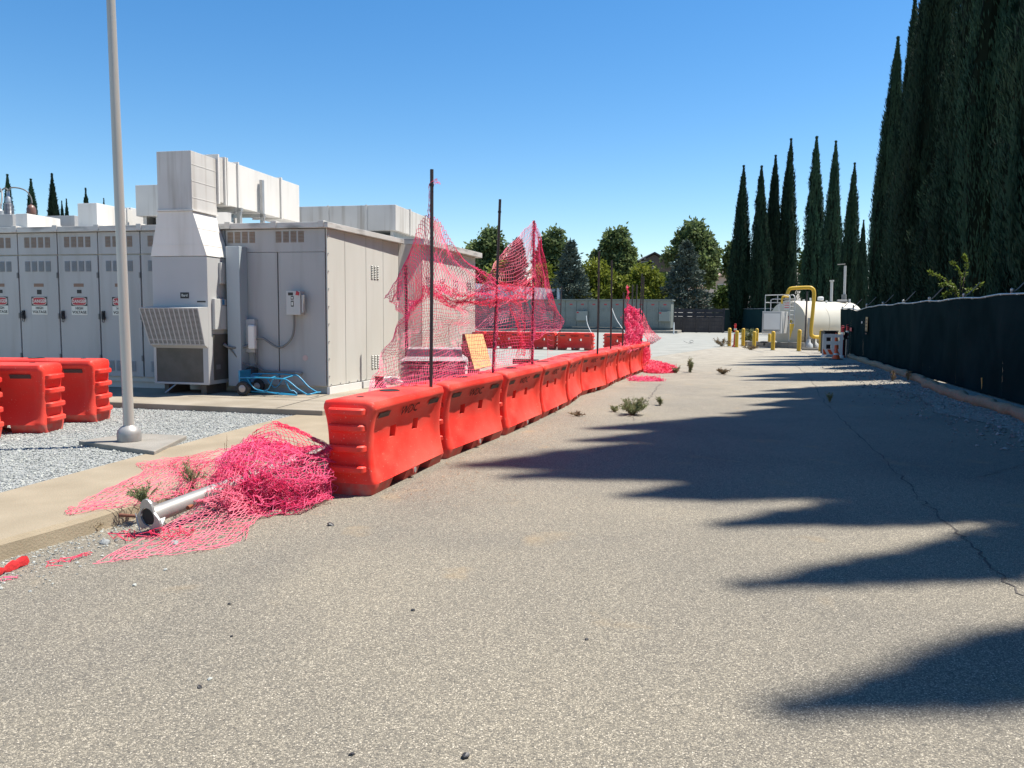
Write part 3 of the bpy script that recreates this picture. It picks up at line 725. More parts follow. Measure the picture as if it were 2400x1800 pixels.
bt([(-.45, -.62, .27), (-.38, -.6, .12), (-.34, -.55, .10), (-.28, -.55, .05)], .010, 'brace')
for x in (-1.1, -.75, -.5): bt([(x, -.62, .30), (x, -.24, .33)], .010, 'cross_bar')
bt([(-1.15, -.5, .06), (-.7, -.5, .05), (-.35, -.5, .03)], .012, 'axle_rail')
w0 = thing_w = None
for i, yy in enumerate((-.66, -.2)):
    w = MB().lathe([(.06, -.03), (.10, -.042), (.118, -.03), (.123, 0), (.118, .03), (.10, .042), (.06, .03)], n=24).build('wheel', M_['black'], ht, smooth=40)
    w.location = (-1.2, yy, .125); w.rotation_euler = (R(90), 0, 0)
    MB().lathe([(.02, -.05), (.062, -.034), (.062, .034), (.02, .05)], n=20).build('rim', M_['rim'], w, smooth=40)
MB().box(-1.32, -1.29, -.6, -.26, .16, .42).build('toe_plate', M_['blue'], ht, bevel=.004)
dr = thing('metal_can', 'dark can with a blue band standing between wall and hand truck', 'can', tuple(loc2w(-1.33, -.16, BZ)), 0)
MB().lathe([(.105, 0), (.11, .01), (.11, .40), (.08, .44), (.04, .45)], n=20).build('drum', M_['signblack'], dr, smooth=40)
MB().lathe([(.1115, .2), (.1115, .34)], n=20).build('band', M_['stickblue'], dr, smooth=40)

# ------------------------------------------------------------------ light pole
lp = thing('light_pole', 'grey steel light pole standing on a square concrete footing in the gravel', 'light pole', (-4.185, 8.34, .115))
MB().prism([(-.55, -.02), (.56, -.62), (.45, .42), (-.25, .58)], -.08, .05).build('footing', M_['footing'], lp, bevel=.01)
MB().lathe([(.118, .05), (.122, .055), (.125, .13), (.115, .17), (.085, .205), (.065, .215), (.058, .225)], n=28).build('base_cover', M_['silver'], lp, smooth=35)
MB().lathe([(.056, .2), (.055, .5), (.036, 7.6), (.036, 7.7)], n=20).build('shaft', M_['polesteel'], lp, smooth=40).rotation_euler = (0, R(-.45), 0)

# ------------------------------------------------------------------ red water-filled barriers
BL = 1.72; HL = BL / 2
def waist(x):
    e = smooth(HL - .19, HL - .06, abs(x)); return .142 + .06 * e
PZ = [0, .05, .10, .13, .17, .22, .28, .35, .43, .54, .59, .63, .665, .70, .725, .742, .752, .785, .815]
YP = [(.44, 0), (.50, .06), (.56, .17), (.62, .34), (.67, .53), (.71, .74), (.735, .90), (.748, 1.0)]
def ysurf(x, z):
    wa = waist(x)
    if z <= .10: y = .208 + .42 * z
    elif z < .44:
        t = (z - .10) / .34; y = wa + (.25 - wa) * (1 - math.sin(t * math.pi / 2)) ** 1.1
    elif z < .748:
        for (a, fa), (b, fb) in zip(YP, YP[1:]):
            if z <= b: f = fa + (fb - fa) * (z - a) / (b - a); break
        y = wa + (.252 - wa) * f
    else:
        t = min(1, (z - .76) / .075) if z > .76 else 0; y = .252 - .06 * (1 - math.sqrt(max(0, 1 - t * t)))
    r = .055; ax = abs(x) - (HL - r)
    if ax > 0: y -= r * (1 - math.sqrt(max(0, 1 - min(1, ax / r) ** 2)))
    return y
def zsurf(x, z):
    r = .05; ax = abs(x) - (HL - r)
    if ax > 0 and z > .72: z -= r * (1 - math.sqrt(max(0, 1 - min(1, ax / r) ** 2))) * (z - .72) / .11
    return z
XS = [0, .045, .10, .16, .20, .33, .40, .47, .56, .64, .70, .74, .78, .805, .82, .835, .846, .854, HL]
XS = [-x for x in XS[:0:-1]] + XS
def barrier_mesh(seed):
    bm = bmesh.new(); loops = []; nP = len(PZ)
    for x in XS:
        L_ = []
        for side in (1, -1):
            zs = PZ if side == 1 else PZ[::-1]
            if side == -1:
                for yy in (.16, .07, -.07, -.16):
                    L_.append(bm.verts.new((x, yy, zsurf(x, .83 + .004 * math.cos(yy * 9)))))
            for z in zs:
                d = 0
                if .14 < z < .8:
                    d = .012 * noise.noise(Vector((x * 2.1 + seed * 7, z * 3, side * 3.0))) + .006 * noise.noise(Vector((x * 6 + seed, z * 7, side)))
                    d *= 1 - smooth(HL - .1, HL, abs(x))
                L_.append(bm.verts.new((x, side * (ysurf(x, z) + d), zsurf(x, z))))
        loops.append(L_)
    K = len(loops[0])
    ih = {PZ.index(.43)}; inn = {0, 1}
    kz = lambda k, side: k if side == 1 else K - 2 - k     # quad index at profile interval k
    hx = [XS.index(.20), XS.index(-.33)]; nx = [XS.index(.16), XS.index(.20), XS.index(.33), XS.index(.40), XS.index(-.20), XS.index(-.33), XS.index(-.40), XS.index(-.47)]
    nx = [i for i in range(len(XS) - 1) if .159 <= min(abs(XS[i]), abs(XS[i+1])) and max(abs(XS[i]), abs(XS[i+1])) <= .471 and XS[i] * XS[i+1] > 0]
    for i in range(len(XS) - 1):
        A, B = loops[i], loops[i + 1]
        for k in range(K):
            k2 = (k + 1) % K
            if i in hx and (k == PZ.index(.43) or k == K - 2 - PZ.index(.43)): continue
            if i in nx and (k in (0, 1, K - 2, K - 3, K - 1)): continue
            bm.faces.new((A[k], B[k], B[k2], A[k2]))
    R_ = lambda i, k: loops[i][k]
    Lf = lambda i, k: loops[i][K - 1 - k]
    k0 = PZ.index(.43); k1 = k0 + 1
    for i in hx:
        j = i + 1
        for (a, b) in (((i, k0), (j, k0)), ((j, k0), (j, k1)), ((j, k1), (i, k1)), ((i, k1), (i, k0))):
            bm.faces.new((R_(*b), R_(*a), Lf(*a), Lf(*b)))
    for i in nx: bm.faces.new((R_(i, 2), R_(i + 1, 2), Lf(i + 1, 2), Lf(i, 2)))
    st = sorted(nx); bounds = [st[0]] + [b for a, b in zip(st, st[1:]) if b != a + 1] ; ends = [a + 1 for a, b in zip(st, st[1:]) if b != a + 1] + [st[-1] + 1]
    for i in bounds + ends:
        bm.faces.new([R_(i, 0), R_(i, 1), R_(i, 2), Lf(i, 2), Lf(i, 1), Lf(i, 0)])
    for i in (0, len(XS) - 1):
        Lp = loops[i]
        for k in range(nP - 1): bm.faces.new((Lp[k], Lp[k + 1], Lp[K - 2 - k], Lp[K - 1 - k]))
        bm.faces.new([Lp[nP - 1 + q] for q in range(6)])
    # interlocking lugs on both ends
    for sx, zl in ((1, (.13, .30, .47, .64)), (-1, (.20, .38, .56, .70))):
        for z in zl:
            vs = []; hw = .175; n = 10
            for zz, sh in ((z, 0), (z + .012, .012), (z + .05, .012), (z + .062, 0)):
                ring = []
                for k in range(n + 1):
                    a = math.pi * k / n
                    yy = (hw + (sh - .012)) * math.copysign(abs(math.cos(a)) ** .5, math.cos(a)); xx = (.085 + sh - .012) * math.sin(a) ** .6 if 0 < k < n else 0
                    ring.append(bm.verts.new((sx * (HL - .012 + xx), yy, zz)))
                vs.append(ring)
            for a, b in zip(vs, vs[1:]):
                for k in range(n): bm.faces.new((a[k], a[k+1], b[k+1], b[k]))
            bm.faces.new(vs[0]); bm.faces.new(vs[-1])
    bmesh.ops.recalc_face_normals(bm, faces=bm.faces)
    me = bpy.data.meshes.new('body'); bm.to_mesh(me); bm.free()
    me.materials.append(M_['barrier']); me.materials.append(M_['barfoot'])
    me.polygons.foreach_set('use_smooth', [True] * len(me.polygons))
    mi = [1 if all(me.vertices[v].co.z < .105 for v in p.vertices) else 0 for p in me.polygons]
    me.polygons.foreach_set('material_index', mi)
    me.update(); me.set_sharp_from_angle(angle=R(38)); return me
bodies = [barrier_mesh(k) for k in range(4)]
def strip_mesh(x0, x1, side):
    mb = MB(); vs = []; zt = (.655, .68, .705)
    n = 6
    for i in range(n + 1):
        x = x0 + (x1 - x0) * i / n
        for z in zt: vs.append((x, side * (ysurf(x, z) + .012), z))
    mb.add(vs, [(3*i+k, 3*i+3+k, 3*i+4+k, 3*i+1+k) for i in range(n) for k in range(2)]); return mb
def make_barrier():
    t = thing('water_barrier', 'x', 'barrier')
    b = bpy.data.objects.new('body', bodies[0]); link(b, t)
    for side in (1, -1):
        for x0, x1 in ((-.72, -.47), (.47, .72)): strip_mesh(x0, x1, side).build('reflector', M_['reflect'], t)
        mb = MB(); vs, fs = text_geo('WDC', .17, .001)
        P = []
        for v in vs:
            x = v.x * 1.0; z = .662 + v.y * .72
            P.append((x if side == -1 else -x, side * (ysurf(x, z) + .0125), z))
        mb.add(P, fs); mb.build('stencil_letters', M_['stencil'], t)
        mb = MB(); yy = side * .251
        mb.tube([(0, side * .20, .075), (0, side * .262, .075)], [.042, .042], 16, 0); mb.tube([(0, side * .258, .075), (0, side * .268, .075)], .026, 14, 1)
        mb.build('drain_plug', [M_['barfoot'], M_['galv']], t)
    mb = MB(); mb.lathe([(.095, .826), (.10, .838), (.085, .842), (.08, .836), (.02, .836)], n=24); mb.build('filler_cap', M_['dark'], t, smooth=40)
    for x in (-.62, .62):
        mb = MB(); mb.lathe([(.034, .82), (.036, .836), (.026, .838), (.024, .834)], c=(x, 0, 0), n=14); mb.build('post_socket', M_['dark'], t)
    return t
proto = make_barrier()
barrier_count = 0
def place_barrier(x, y, rz, z, label, group, tilt=0):
    global barrier_count
    t = proto if barrier_count == 0 else copy_tree(proto)
    t.location = (x, y, z); t.rotation_euler = (tilt, 0, rz)
    for c in t.children:
        if c.name.startswith('body'): c.data = bodies[(barrier_count * 3 + 1) % 4]
    barrier_count += 1
    tag(t, label, 'barrier', group); return t
# the long row beside the drive: chain of near bottom corners -> centre line
cols = [865, 1048, 1186, 1277, 1332, 1369, 1420, 1451, 1478, 1507, 1522]
chain = [Vector((-1.19, 6.46, 0))]
STEP = [1.84, 1.84, 1.83, 1.83, 1.83, 1.83, 1.83, 1.83, 1.83, 1.83]
for i in range(1, 11):
    a = chain[-1]; k = (cols[i] - 1200) / F * 1.0035
    # point on the ray x = k*y at distance STEP from a
    A_ = 1 + k*k; B_ = -2 * (a.x*k + a.y); C_ = a.x**2 + a.y**2 - STEP[i-1]**2
    y = (-B_ + math.sqrt(max(0, B_*B_ - 4*A_*C_))) / (2*A_); chain.append(Vector((k*y, y, 0)))
row_labels = [
 'nearest red roadside barrier, its ribbed end facing the viewer beside the heaped pink net',
 'second red roadside barrier from the near end, just past the tallest steel post',
 'third red roadside barrier from the near end, below the middle of the hanging net',
 'fourth red roadside barrier, with a single torn strand of net dangling onto it',
 'fifth red roadside barrier, butted against the wider looking turned barrier beyond it',
 'sixth red roadside barrier, turned to show more of its road face than its neighbours',
 'seventh red barrier of the roadside row, the first one past the turned barrier',
 'eighth red barrier of the roadside row, third from the far end of the row',
 'ninth red roadside barrier, next to last, below the two far posts',
 'farthest red roadside barrier, draped with loose net where the row turns away']
ROW = []
for i in range(10):
    a, b = chain[i], chain[i + 1]; d = (b - a).normalized(); nn = Vector((-d.y, d.x, 0))
    yawj = (0, 0, .01, -.02, .03, -.05, .03, 0, .02, -.01)[i]
    c = (a + b) / 2 + nn * .25
    ROW.append((c, math.atan2(d.y, d.x) + yawj))
    place_barrier(c.x, c.y, math.atan2(d.y, d.x) + yawj, 0, row_labels[i], 'red barriers lined up beside the drive')
# three at the left
g2 = 'red barriers on the gravel by the light pole'
place_barrier(-6.38, 10.30, R(1.5), .115, 'rear red barrier on the gravel, its ribbed end just left of the pole', g2)
place_barrier(-6.46, 9.32, R(2.5), .115, 'front red barrier on the gravel at the left edge, overlapping the one behind it', g2)
place_barrier(-6.74, 8.55, R(5), .115, 'red barrier almost out of frame at the left edge, only a sliver showing', g2)
# the far row across the yard
far_labels = ['far red barrier at the left end of the yard row, behind the trays', 'far red barrier across the yard, half hidden behind the leaning plywood',
              'far red barrier across the yard behind the hanging net, between plywood and net post',
              'far red barrier across the yard with its ribbed right end standing free before a gap',
              'far red barrier across the yard right of the gap, partly behind the roadside row']
e0 = gnd(1385, 818); fd = Vector((-.995, .10, 0)).normalized()
p = gnd(1283, 815) 
FAR = []
pr_ = Vector((gnd(1388, 822).x, 36.9, 0))
pos = [Vector((-2.16, 39.0, 0)), Vector((-.42, 38.39, 0)), Vector((1.31, 37.77, 0)), Vector((3.05, 37.15, 0)), Vector((5.15, 35.9, 0))]
for k, (q, rz) in enumerate(zip(pos, (R(-19), R(-19), R(-19), R(-18), R(-24)))):
    place_barrier(q.x, q.y, rz, .02, far_labels[k], 'far red barriers across the yard')

# steel posts standing in the barriers
def rod(base, top, r, label, wrap=False, clip=True):
    base = Vector(base); top = Vector(top)
    t = thing('steel_post', label, 'post', tuple(base), 0, 'steel posts for the safety net')
    d = top - base
    MB().tube([(0, 0, 0), d * .5 + Vector((.004, .002, 0)), d], r, 8).build('shaft', M_['rod'], t, smooth=60)
    if clip:
        q = d * .93; MB().lathe([(r + .004, -.012), (r + .005, .012)], c=tuple(q), n=10).build('clip', M_['black'], t)
    return t
def post_at(u0, v0, u1, v1, Y, Yt=None): return at(u0, v0, Y), at(u1, v1, Yt or Y)
b, t_ = post_at(1010, 905, 1012, 397, 7.95); b.z = .80
rod(b, t_, .018, 'tallest dark steel post, rising between the first and second red barriers')
b, t_ = post_at(1155, 882, 1172, 467, 10.05, 9.95); b.z = .80
rod(b, t_, .017, 'dark steel post leaning slightly right, second of the three carrying the big net')
b, t_ = post_at(1247, 869, 1251, 517, 11.75); b.z = .80
rod(b, t_, .018, 'rusty dark post with net wrapped along it, third of those carrying the big net')
for (u0, v0, u1, v1, Y, lab) in (
    (1400, 838, 1404, 589, 16.2, 'thin dark post alone on the sixth barrier, clear of any net'),
    (1431, 828, 1434, 610, 18.2, 'thin dark post with a scrap of net at its tip on the seventh barrier'),
    (1459, 817, 1462, 685, 20.0, 'short dark post left of the bundled red net'),
    (1497, 806, 1505, 641, 22.2, 'dark post at the right side of the bundled red net, left of a close pair'),
    (1503, 803, 1509, 648, 23.0, 'thin dark post at the right side of the bundled net, right of a close pair')):
    b, t_ = post_at(u0, v0, u1, v1, Y); b.z = .80; rod(b, t_, .020, lab)
for (u0, v0, u1, v1, Y, lab) in (
    (1312, 800, 1316, 672, 38.5, 'thin distant post standing on the far barriers before the grey switchgear'),
    (1229, 795, 1231, 668, 38.8, 'thin distant post seen through the big net before the white container'),
    (1479, 790, 1483, 667, 36.8, 'thin distant dark post behind the bundled red net, left of two'),
    (1490, 790, 1493, 667, 36.6, 'thin distant post with a pale tip behind the bundled red net')):
    b, t_ = post_at(u0, v0, u1, v1, Y); b.z = .80; rod(b, t_, .030, lab, clip=False)
b, t_ = at(953, 860, 14.6), at(951, 622, 14.6); b.z = .2
rod(b, t_, .030, 'brown steel post standing behind the stacked grey trays, close to the lit wall')

# ------------------------------------------------------------------ torn safety net
def cat1(P, x):
    """P (n, ...) control rows, x in [0, n-1] array -> Catmull-Rom values"""
    n = len(P); i = np.clip(np.floor(x).astype(int), 0, n - 2); t = (x - i)[(...,) + (None,) * (P.ndim - 1)]
    a = P[np.clip(i - 1, 0, n - 1)]; b = P[i]; c = P[i + 1]; d = P[np.clip(i + 2, 0, n - 1)]
    return .5 * ((2*b) + (c-a)*t + (2*a-5*b+4*c-d)*t*t + (3*b-a-3*c+d)*t**3)
class Net:
    def __init__(s): s.V = []; s.F = []; s.n = 0
    def strand(s, P, r):
        if len(P) < 2: return
        T = np.gradient(P, axis=0); T /= np.linalg.norm(T, axis=1, keepdims=True) + 1e-9
        a = np.where(np.abs(T[:, 2:3]) < .8, np.array([[0, 0, 1.]]), np.array([[1., 0, 0]]))
        U = np.cross(T, a); U /= np.linalg.norm(U, axis=1, keepdims=True) + 1e-9; W = np.cross(T, U)
        ring = []
        for k in range(3):
            an = 2 * math.pi * k / 3; ring.append(P + r * (U * math.cos(an) + W * math.sin(an)))
        V = np.stack(ring, 1).reshape(-1, 3); n = len(P); i = np.arange(n - 1)[:, None] * 3
        f = []
        for k in range(3):
            k2 = (k + 1) % 3; f.append(np.concatenate([i + k, i + k2, i + 3 + k2, i + 3 + k], 1))
        s.F.append(np.concatenate(f) + s.n); s.V.append(V); s.n += len(V)
    def sheet(s, ctrl, cell=.045, r=.0024, diag=False, jit=.006, wave=.0, seed=0, tear=0.0, ragged=0.0):
        C = np.array([[tuple(p) for p in row] for row in ctrl], float); nr, nc = C.shape[:2]
        rg = np.random.default_rng(seed)
        def surf(si, ti):       # si along columns, ti along rows, arrays in control units
            Rr = cat1(C, ti)    # (n, nc, 3)
            n = len(si); i = np.clip(np.floor(si).astype(int), 0, nc - 2); t = (si - i)[:, None]; q = np.arange(n)
            a = Rr[q, np.clip(i-1, 0, nc-1)]; b = Rr[q, i]; c = Rr[q, i+1]; d = Rr[q, np.clip(i+2, 0, nc-1)]
            P = .5 * ((2*b) + (c-a)*t + (2*a-5*b+4*c-d)*t*t + (3*b-a-3*c+d)*t**3)
            if wave:
                ph = seed * 1.7
                P = P + wave * np.stack([np.sin(si*3.1+ti*1.7+ph)*np.cos(ti*4.3-ph), np.sin(si*2.3-ti*3.9+ph*2), np.cos(si*3.7+ti*2.9+ph)*np.sin(ti*3.3+1)*.8], 1)
            return P
        LW = np.linalg.norm(np.diff(C, axis=1), axis=2).sum(1).max(); LH = np.linalg.norm(np.diff(C, axis=0), axis=2).sum(0).max()
        NX = max(3, int(LW / cell)); NY = max(3, int(LH / cell))
        lines = []
        if not diag:
            for j in range(NY + 1): lines.append([(k, j) for k in range(NX + 1)])
            for k in range(NX + 1): lines.append([(k, j) for j in range(NY + 1)])
        else:
            for o in range(-NY, NX + 1): lines.append([(o + j, j) for j in range(NY + 1) if 0 <= o + j <= NX])
            for o in range(0, NX + NY + 1): lines.append([(o - j, j) for j in range(NY + 1) if 0 <= o - j <= NX])
        J = rg.normal(0, jit, (NX + 1, NY + 1, 3))
        fr = rg.random((NX + 1, NY + 1)) 
        for ln in lines:
            if len(ln) < 2: continue
            g = np.array(ln); P = surf(g[:, 0] / NX * (nc - 1), g[:, 1] / NY * (nr - 1)) + J[g[:, 0], g[:, 1]]
            if ragged:
                lo_ = rg.integers(0, 2 + int(ragged * len(g))); hi_ = len(g) - rg.integers(0, 2 + int(ragged * len(g)))
                P = P[lo_:hi_]; g = g[lo_:hi_]
            if tear:
                cut = np.where(fr[g[:, 0], g[:, 1]] < tear)[0]
                for seg in np.split(P, cut):
                    if len(seg) > 1: s.strand(seg, r)
            else: s.strand(P, r)
        return s
    def build(s, name, m, label, group=None, parent=None):
        o = np_mesh(name, np.concatenate(s.V), np.concatenate(s.F), m, parent)
        if parent is None: tag(o, label, 'net', group)
        return o
def C_(rows): return [[at(u, v, Y) for (u, v, Y) in r] for r in rows]
big = thing('safety_net', 'large torn pink mesh hanging between three steel posts over the near barriers', 'net', (0, 0, 0))
# lower hanging part, standing on the barrier tops
nA = Net().sheet(C_([
 [(846, 938, 7.3), (930, 926, 7.7), (1010, 906, 8.2), (1090, 888, 9.2), (1166, 873, 10.3), (1250, 866, 11.8)],
 [(876, 880, 7.6), (948, 868, 8.2), (1014, 856, 8.5), (1088, 838, 9.8), (1164, 828, 10.6), (1251, 822, 11.9)],
 [(905, 818, 7.8), (958, 805, 8.6), (1022, 790, 8.4), (1078, 778, 10.2), (1160, 768, 10.2), (1250, 760, 11.9)],
 [(938, 752, 8.0), (965, 748, 8.7), (1032, 738, 8.3), (1102, 742, 10.1), (1172, 722, 10.6), (1236, 712, 11.8)],
 [(962, 706, 8.2), (984, 692, 8.5), (1012, 672, 8.0), (1072, 712, 9.6), (1150, 700, 10.4), (1228, 690, 11.6)]]), cell=.058, r=.0024, jit=.003, wave=.03, seed=1)
nA.build('lower_net', M_['net'], None, parent=big)
# upper left flap, hung from the first post
nB = Net().sheet(C_([
 [(952, 744, 8.0), (978, 716, 8.3), (1012, 694, 8.0), (1060, 694, 8.6), (1112, 694, 9.4), (1166, 692, 10.0)],
 [(930, 722, 7.9), (966, 670, 8.2), (1010, 636, 7.98), (1062, 652, 8.7), (1116, 668, 9.4), (1170, 680, 10.0)],
 [(914, 706, 7.85), (960, 624, 8.1), (1009, 568, 7.96), (1062, 606, 8.6), (1118, 642, 9.3), (1166, 668, 10.0)],
 [(903, 696, 7.8), (955, 600, 8.0), (1006, 500, 7.95), (1058, 572, 8.5), (1110, 622, 9.2), (1164, 658, 10.0)]]), cell=.066, r=.0031, diag=True, jit=.003, wave=.022, seed=2, ragged=.0)
nB.build('upper_flap', M_['net'], None, parent=big)
# bunched fold between the posts
nC = Net()
for k in range(2):
    o = k * 4
    nC.sheet(C_([
     [(1010, 700 - o, 8.1), (1060, 716, 8.8), (1110, 716 - o, 9.5), (1165, 712, 10.0), (1215, 702 + o, 10.9), (1246, 690, 11.7)],
     [(1012, 676 + o, 8.3), (1068, 702, 9.0 + .1 * k), (1118, 706 - o, 9.6), (1164, 692 - o, 9.9 + .1 * k), (1212, 684, 11.0), (1248, 668 + o, 11.7)],
     [(1020, 668, 8.2), (1080, 690 - o, 8.9), (1130, 678 + o, 9.7), (1160, 660 + o, 10.0), (1205, 672 - o, 10.9), (1250, 640 + o, 11.7)]]), cell=.055, r=.0025, jit=.010, wave=.05, seed=10 + k)
nC.sheet(C_([
 [(1190, 705, 10.8), (1205, 702, 10.7), (1222, 705, 10.9)], [(1206, 745, 10.8), (1214, 748, 10.7), (1226, 745, 10.9)],
 [(1216, 790, 10.8), (1222, 792, 10.7), (1230, 790, 10.9)], [(1212, 835, 10.8), (1222, 836, 10.8), (1232, 835, 10.9)]]), cell=.035, r=.0021, jit=.01, wave=.02, seed=20)
nC.build('bunched_fold', M_['netred'], None, parent=big)
# thin sail left of the third post, and the curl over the second
nD = Net().sheet(C_([
 [(1128, 682, 9.9), (1165, 684, 10.3), (1205, 680, 10.9), (1230, 668, 11.4), (1249, 650, 11.7)],
 [(1146, 642, 10.0), (1176, 640, 10.5), (1210, 636, 10.9), (1234, 618, 11.5), (1250, 605, 11.72)],
 [(1164, 612, 10.2), (1188, 602, 10.6), (1216, 592, 11.0), (1238, 572, 11.5), (1250, 560, 11.72)],
 [(1186, 585, 10.4), (1200, 568, 10.7), (1222, 548, 11.1), (1240, 528, 11.5), (1251, 518, 11.72)]]), cell=.056, r=.0025, jit=.003, wave=.015, seed=3)
nD.build('sail', M_['netpale'], None, parent=big)
nE = Net().sheet(C_([
 [(1252, 518, 11.7), (1258, 528, 11.8), (1264, 545, 11.9), (1268, 560, 12.0)],
 [(1252, 575, 11.7), (1262, 590, 11.9), (1270, 610, 12.1), (1282, 640, 12.3)],
 [(1252, 650, 11.7), (1266, 670, 12.0), (1284, 700, 12.3), (1302, 715, 12.6)],
 [(1251, 735, 11.7), (1268, 738, 12.1), (1290, 742, 12.5), (1321, 752, 12.9)],
 [(1250, 800, 11.7), (1262, 792, 12.0), (1282, 782, 12.4), (1312, 772, 12.8)]]), cell=.05, r=.0023, jit=.004, wave=.015, seed=4, ragged=.03)
Net().sheet(C_([
 [(1247, 530, 11.7), (1254, 532, 11.74)], [(1246, 610, 11.72), (1254, 612, 11.70)], [(1244, 700, 11.7), (1252, 702, 11.76)], [(1243, 790, 11.72), (1251, 792, 11.7)], [(1241, 866, 11.7), (1250, 868, 11.72)]]), cell=.03, r=.003, jit=.012, seed=5).build('wrapped_strip', M_['net'], None, parent=big)
Net().sheet(C_([
 [(1164, 700, 9.98), (1169, 700, 9.95)], [(1161, 760, 9.98), (1166, 762, 10.02)], [(1158, 820, 10.0), (1163, 822, 9.98)], [(1153, 878, 10.0), (1159, 880, 10.03)]]), cell=.03, r=.003, jit=.01, seed=6).build('wrapped_strip', M_['net'], None, parent=big)
Net().sheet(C_([[(1006, 430, 7.95), (1012, 430, 7.95)], [(1005, 470, 7.95), (1009, 470, 7.95)], [(1004, 510, 7.95), (1010, 510, 7.95)]]), cell=.04, r=.002, jit=.006, seed=7).build('hanging_strip', M_['net'], None, parent=big)
Net().sheet(C_([[(1014, 424, 7.95), (1020, 420, 7.95), (1028, 424, 7.95)], [(1016, 432, 7.97), (1024, 431, 7.97), (1031, 434, 7.93)]]), cell=.03, r=.0018, jit=.014, seed=8).build('knotted_tuft', M_['net'], None, parent=big)
# single hanging strand with its stubs
nS = Net(); z = [at(1284, 770 + 12 * k, 12.9) for k in range(12)]
nS.strand(np.array([tuple(p) for p in z]), .0022)
for k, p in enumerate(z): nS.strand(np.array([tuple(p), tuple(p + Vector((.05, 0, -.03))), tuple(p + Vector((.09, .0, -.02)))]), .0018)
nS.build('hanging_strand', M_['net'], None, parent=big)
nE.build('torn_edge', M_['net'], None, parent=big)

# heap on the ground at the near end of the row
heap = thing('safety_net', 'crumpled pink mesh heaped over the fallen pole at the near end of the barriers', 'net', (0, 0, 0))
def G_(rows): return [[gnd(u, v, z) for (u, v, z) in r] for r in rows]
h1 = Net()
h1.sheet(G_([
 [(222, 1318, .01), (300, 1312, .01), (380, 1300, .012), (470, 1290, .01), (575, 1266, .012)],
 [(330, 1262, .012), (400, 1256, .014), (470, 1250, .03), (530, 1242, .03), (590, 1228, .02)],
 [(430, 1206, .10), (475, 1200, .12), (520, 1200, .10), (580, 1190, .08), (640, 1185, .03)],
 [(470, 1168, .22), (520, 1160, .22), (560, 1160, .18), (620, 1160, .12), (690, 1150, .06)]]), cell=.05, r=.0026, jit=.005, wave=.012, seed=31, ragged=.06)
h1.build('spread_mesh', M_['netpale'], None, parent=heap)
h2 = Net()
h2.sheet(G_([
 [(150, 1210, .135), (260, 1190, .135), (360, 1175, .14), (440, 1160, .15)],
 [(180, 1180, .135), (300, 1150, .14), (390, 1130, .15), (460, 1115, .2)],
 [(330, 1108, .135), (380, 1098, .14), (440, 1090, .18), (500, 1080, .25)],
 [(310, 1086, .135), (400, 1075, .135), (470, 1062, .2), (550, 1048, .3)]]), cell=.05, r=.0022, jit=.007, wave=.012, seed=32, ragged=.12)
h2.sheet(G_([
 [(440, 1180, .15), (500, 1170, .2), (570, 1180, .2)], [(420, 1130, .16), (490, 1120, .25), (560, 1125, .3)], [(400, 1085, .14), (480, 1075, .25), (560, 1060, .35)]]), cell=.05, r=.0022, jit=.01, wave=.03, seed=33)
h2.build('flattened_mesh', M_['netpale'], None, parent=heap)
h3 = Net()
base = [
 [(560, 1195, .03), (620, 1195, .02), (690, 1190, .02), (765, 1165, .02)],
 [(520, 1165, .12), (590, 1160, .16), (680, 1160, .12), (768, 1140, .10)],
 [(505, 1130, .22), (585, 1115, .34), (680, 1120, .26), (768, 1105, .24)],
 [(520, 1088, .30), (600, 1050, .44), (680, 1068, .37), (770, 1066, .32)],
 [(545, 1066, .26), (612, 1030, .40), (690, 1050, .33), (772, 1056, .30)]]
for k in range(4):
    rows = [[(u + 14 * math.sin(k * 2.1 + j + i * 1.3), v + 7 * math.sin(k * 1.3 + j * 2 + i), max(.015, z * (1 - .11 * k) + .02 * math.sin(k + i * 2 + j))) for j, (u, v, z) in enumerate(r)] for i, r in enumerate(base)]
    h3.sheet(G_(rows), cell=.046, r=.0025, jit=.016, wave=.045 + .008 * k, seed=40 + k, diag=bool(k % 2))
h3.build('heaped_mesh', M_['net'], None, parent=heap)
h4 = Net()
h4.sheet(G_([
 [(556, 1052, .30), (640, 1054, .33), (715, 1063, .34), (774, 1076, .30)],
 [(582, 1026, .44), (645, 1020, .50), (712, 1037, .46), (775, 1060, .38)],
 [(602, 1010, .52), (636, 989, .58), (682, 1000, .55), (776, 1047, .42)]]), cell=.055, r=.0026, jit=.004, wave=.012, seed=60)
for k in range(3): h4.sheet(G_([[(640 + 6 * k, 990, .58), (690, 1003 + k, .54), (735, 1025, .48), (777, 1047 + 2 * k, .42)], [(652, 998 + 2 * k, .55), (700, 1012, .50), (742, 1034 + k, .44), (777, 1056, .40)]]), cell=.05, r=.0025, jit=.010, seed=61 + k)
h4.build('looped_edge', M_['netred'], None, parent=heap)
h5 = Net()
h5.sheet(G_([[(260, 1255, .02), (330, 1240, .03), (400, 1245, .03), (450, 1240, .04)], [(290, 1266, .02), (340, 1254, .03), (400, 1258, .03), (455, 1250, .03)]]), cell=.04, r=.0024, jit=.02, wave=.012, seed=70)
h5.build('ravelled_strands', M_['netred'], None, parent=heap)
def scrap(label, rows, seed, m, cell=.045, jit=.012, r=.0024, name='net_scrap', wave=.01):
    return Net().sheet(G_(rows), cell=cell, r=r, jit=jit, wave=wave, seed=seed, ragged=.1).build(name, m, label, 'scraps of safety net')
scrap('small ravelled pink scrap of mesh on the asphalt left of the spread heap', [[(105, 1318, .01), (150, 1308, .012), (215, 1292, .01)], [(112, 1328, .01), (160, 1316, .012), (210, 1300, .01)]], 71, M_['netred'], cell=.035)
